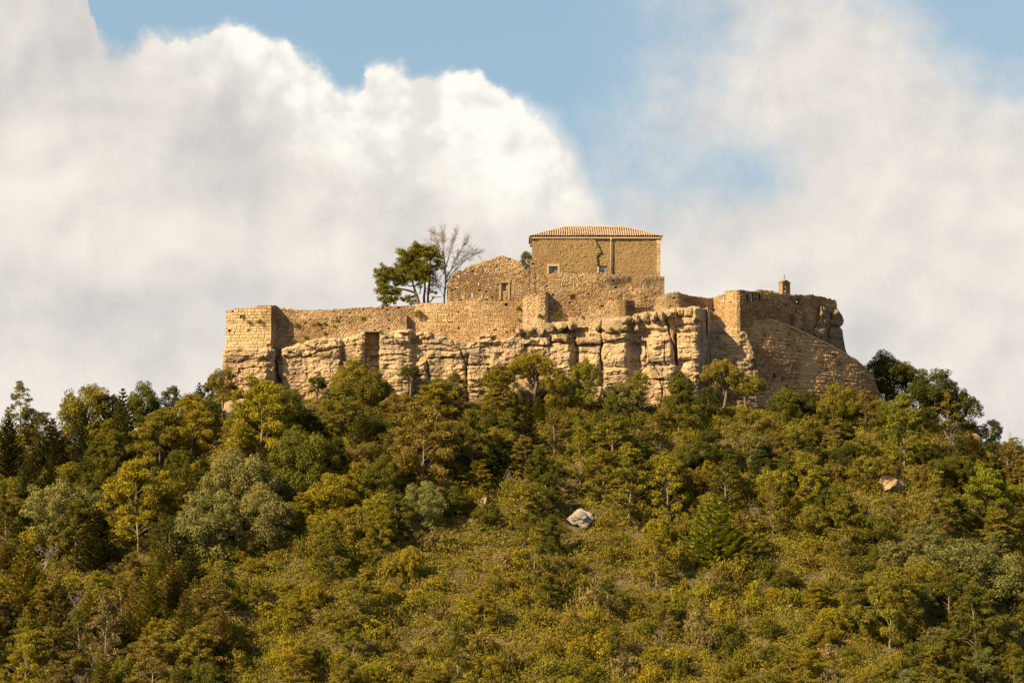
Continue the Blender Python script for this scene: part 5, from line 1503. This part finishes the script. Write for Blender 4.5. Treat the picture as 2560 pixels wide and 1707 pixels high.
# --- plants in the wall joints
wp = [(610, 797), (648, 805), (742, 814), (783, 812), (795, 811), (812, 810), (836, 816), (830, 801), (843, 802), (727, 851), (735, 855), (763, 845), (908, 799), (812, 835), (1046, 784), (1040, 790),
      (1296, 772), (1298, 800), (1349, 790), (1358, 793), (1396, 785), (1398, 792), (1402, 779), (1437, 781), (1458, 795), (1475, 802), (1491, 783), (1494, 786), (1504, 781), (1512, 774), (1503, 766),
      (1505, 768), (1284, 826), (1265, 828), (1190, 858), (1234, 843), (1400, 826), (1550, 830), (1633, 776), (1475, 858), (1530, 827), (1352, 838), (1500, 818), (1055, 888), (1320, 840), (1225, 880), (982, 845), (952, 832)]
for k, (px, py) in enumerate(wp):
    onrock = py > ytop(px)
    Y = -float(prof(px)) - 1.5 if onrock else (-2.3 if px < 680 else (-.15 if 722 < px < 1017 else (-.2 if px < 1306 else (-1.5 if px < 1369 else (-.1 if px < 1519 else -.9)))))
    s = fr.uniform(.09, .17) * 2.0
    o = link('wall_plant', SHRUB[k % 6]); o.location = at(px, py + 3, Y); o.scale = (s, s, s * 1.1); o.rotation_euler = (0, 0, k)
    o.color = TINT['brown'] + (1,) if k in (30,) else (.15, .19, .03, 1)
    w = 'corner tower' if px < 680 else 'curtain wall' if px < 1046 else 'retaining wall' if px < 1306 else 'rampart wall' if px < 1519 else 'parapet wall'
    lb = f"small green plant rooted in the {'rock ledge below the ' + w if onrock else w}"
    tag(o, lb, 'plant', f"small plants {'on the ledge under the ' + w if onrock else 'in the joints of the ' + w}")

# ------------------------------------------------------------------ undergrowth: one mass
def undergrowth():
    rs = np.random.RandomState(88); n = 29000
    x = rs.uniform(-68, 68, n); y = rs.uniform(-70, -3.5, n); z = H(x, y)
    px, py = proj(x, y, z)
    ok = (px > -60) & (px < 2620) & (py < 1790) & ~((px > 1415) & (px < 1480) & (py > 1290) & (py < 1325))
    ok &= ~((fbm(x * .12, y * .16, 66, 3) > .42) & (rs.rand(n) < .75))
    x, y, z = x[ok], y[ok], z[ok]; n = len(x)
    sz = (.34 + .90 * rs.rand(n) ** 1.5) * (1 + .5 * np.clip(fbm(x * .3, y * .3, 67, 2) + .2, 0, 1)); per = 72
    px, py = px[ok], py[ok]
    keep = (px > 1400) & (px < 1490) & (py > 1270) & (py < 1370); sz = np.where(keep | ((px > 1680) & (px < 1890) & (py > 1405) & (py < 1470)), sz * .5, sz)
    d = rs.normal(size=(n, per, 3)); d[..., 2] = np.abs(d[..., 2]) * 1.1 + .02; d /= np.linalg.norm(d, axis=2)[..., None]
    az_ = np.arctan2(d[..., 1], d[..., 0]); lump = 1 + .30 * np.sin(az_ * 3 + x[:, None] * 5) * np.sin(d[..., 2] * 5 + y[:, None] * 7) - .22 * rs.rand(n, per)
    C = np.stack([x, y, z - .05], -1)[:, None, :] + d * lump[..., None] * sz[:, None, None] * np.array([1.0, 1.0, .95])
    C = C.reshape(-1, 3); up = np.array([0, 0, 1.0])
    V, F = quads(C, d.reshape(-1, 3) + .45 * rs.normal(size=C.shape), .175, .55, rs, up)
    tone = np.repeat(np.clip(np.repeat(rs.normal(.5, .27, n), per) + rs.normal(0, .12, n * per), 0, 1), 4)
    patch = np.clip(.5 + 1.6 * fbm(x * .08, y * .1, 71, 3), 0, 1)
    warm = np.repeat(np.clip(np.repeat(patch, per) + rs.normal(0, .15, n * per), 0, 1), 4)
    o = link('undergrowth', mesh_np('undergrowth', V, F, M['leaf'], attrs={'tone': tone, 'warm': warm}))
    o.color = (.215, .186, .038, 1); tag(o, 'low mixed scrub and dry grass covering the hillside between the trees', 'undergrowth', kind='stuff')
undergrowth()
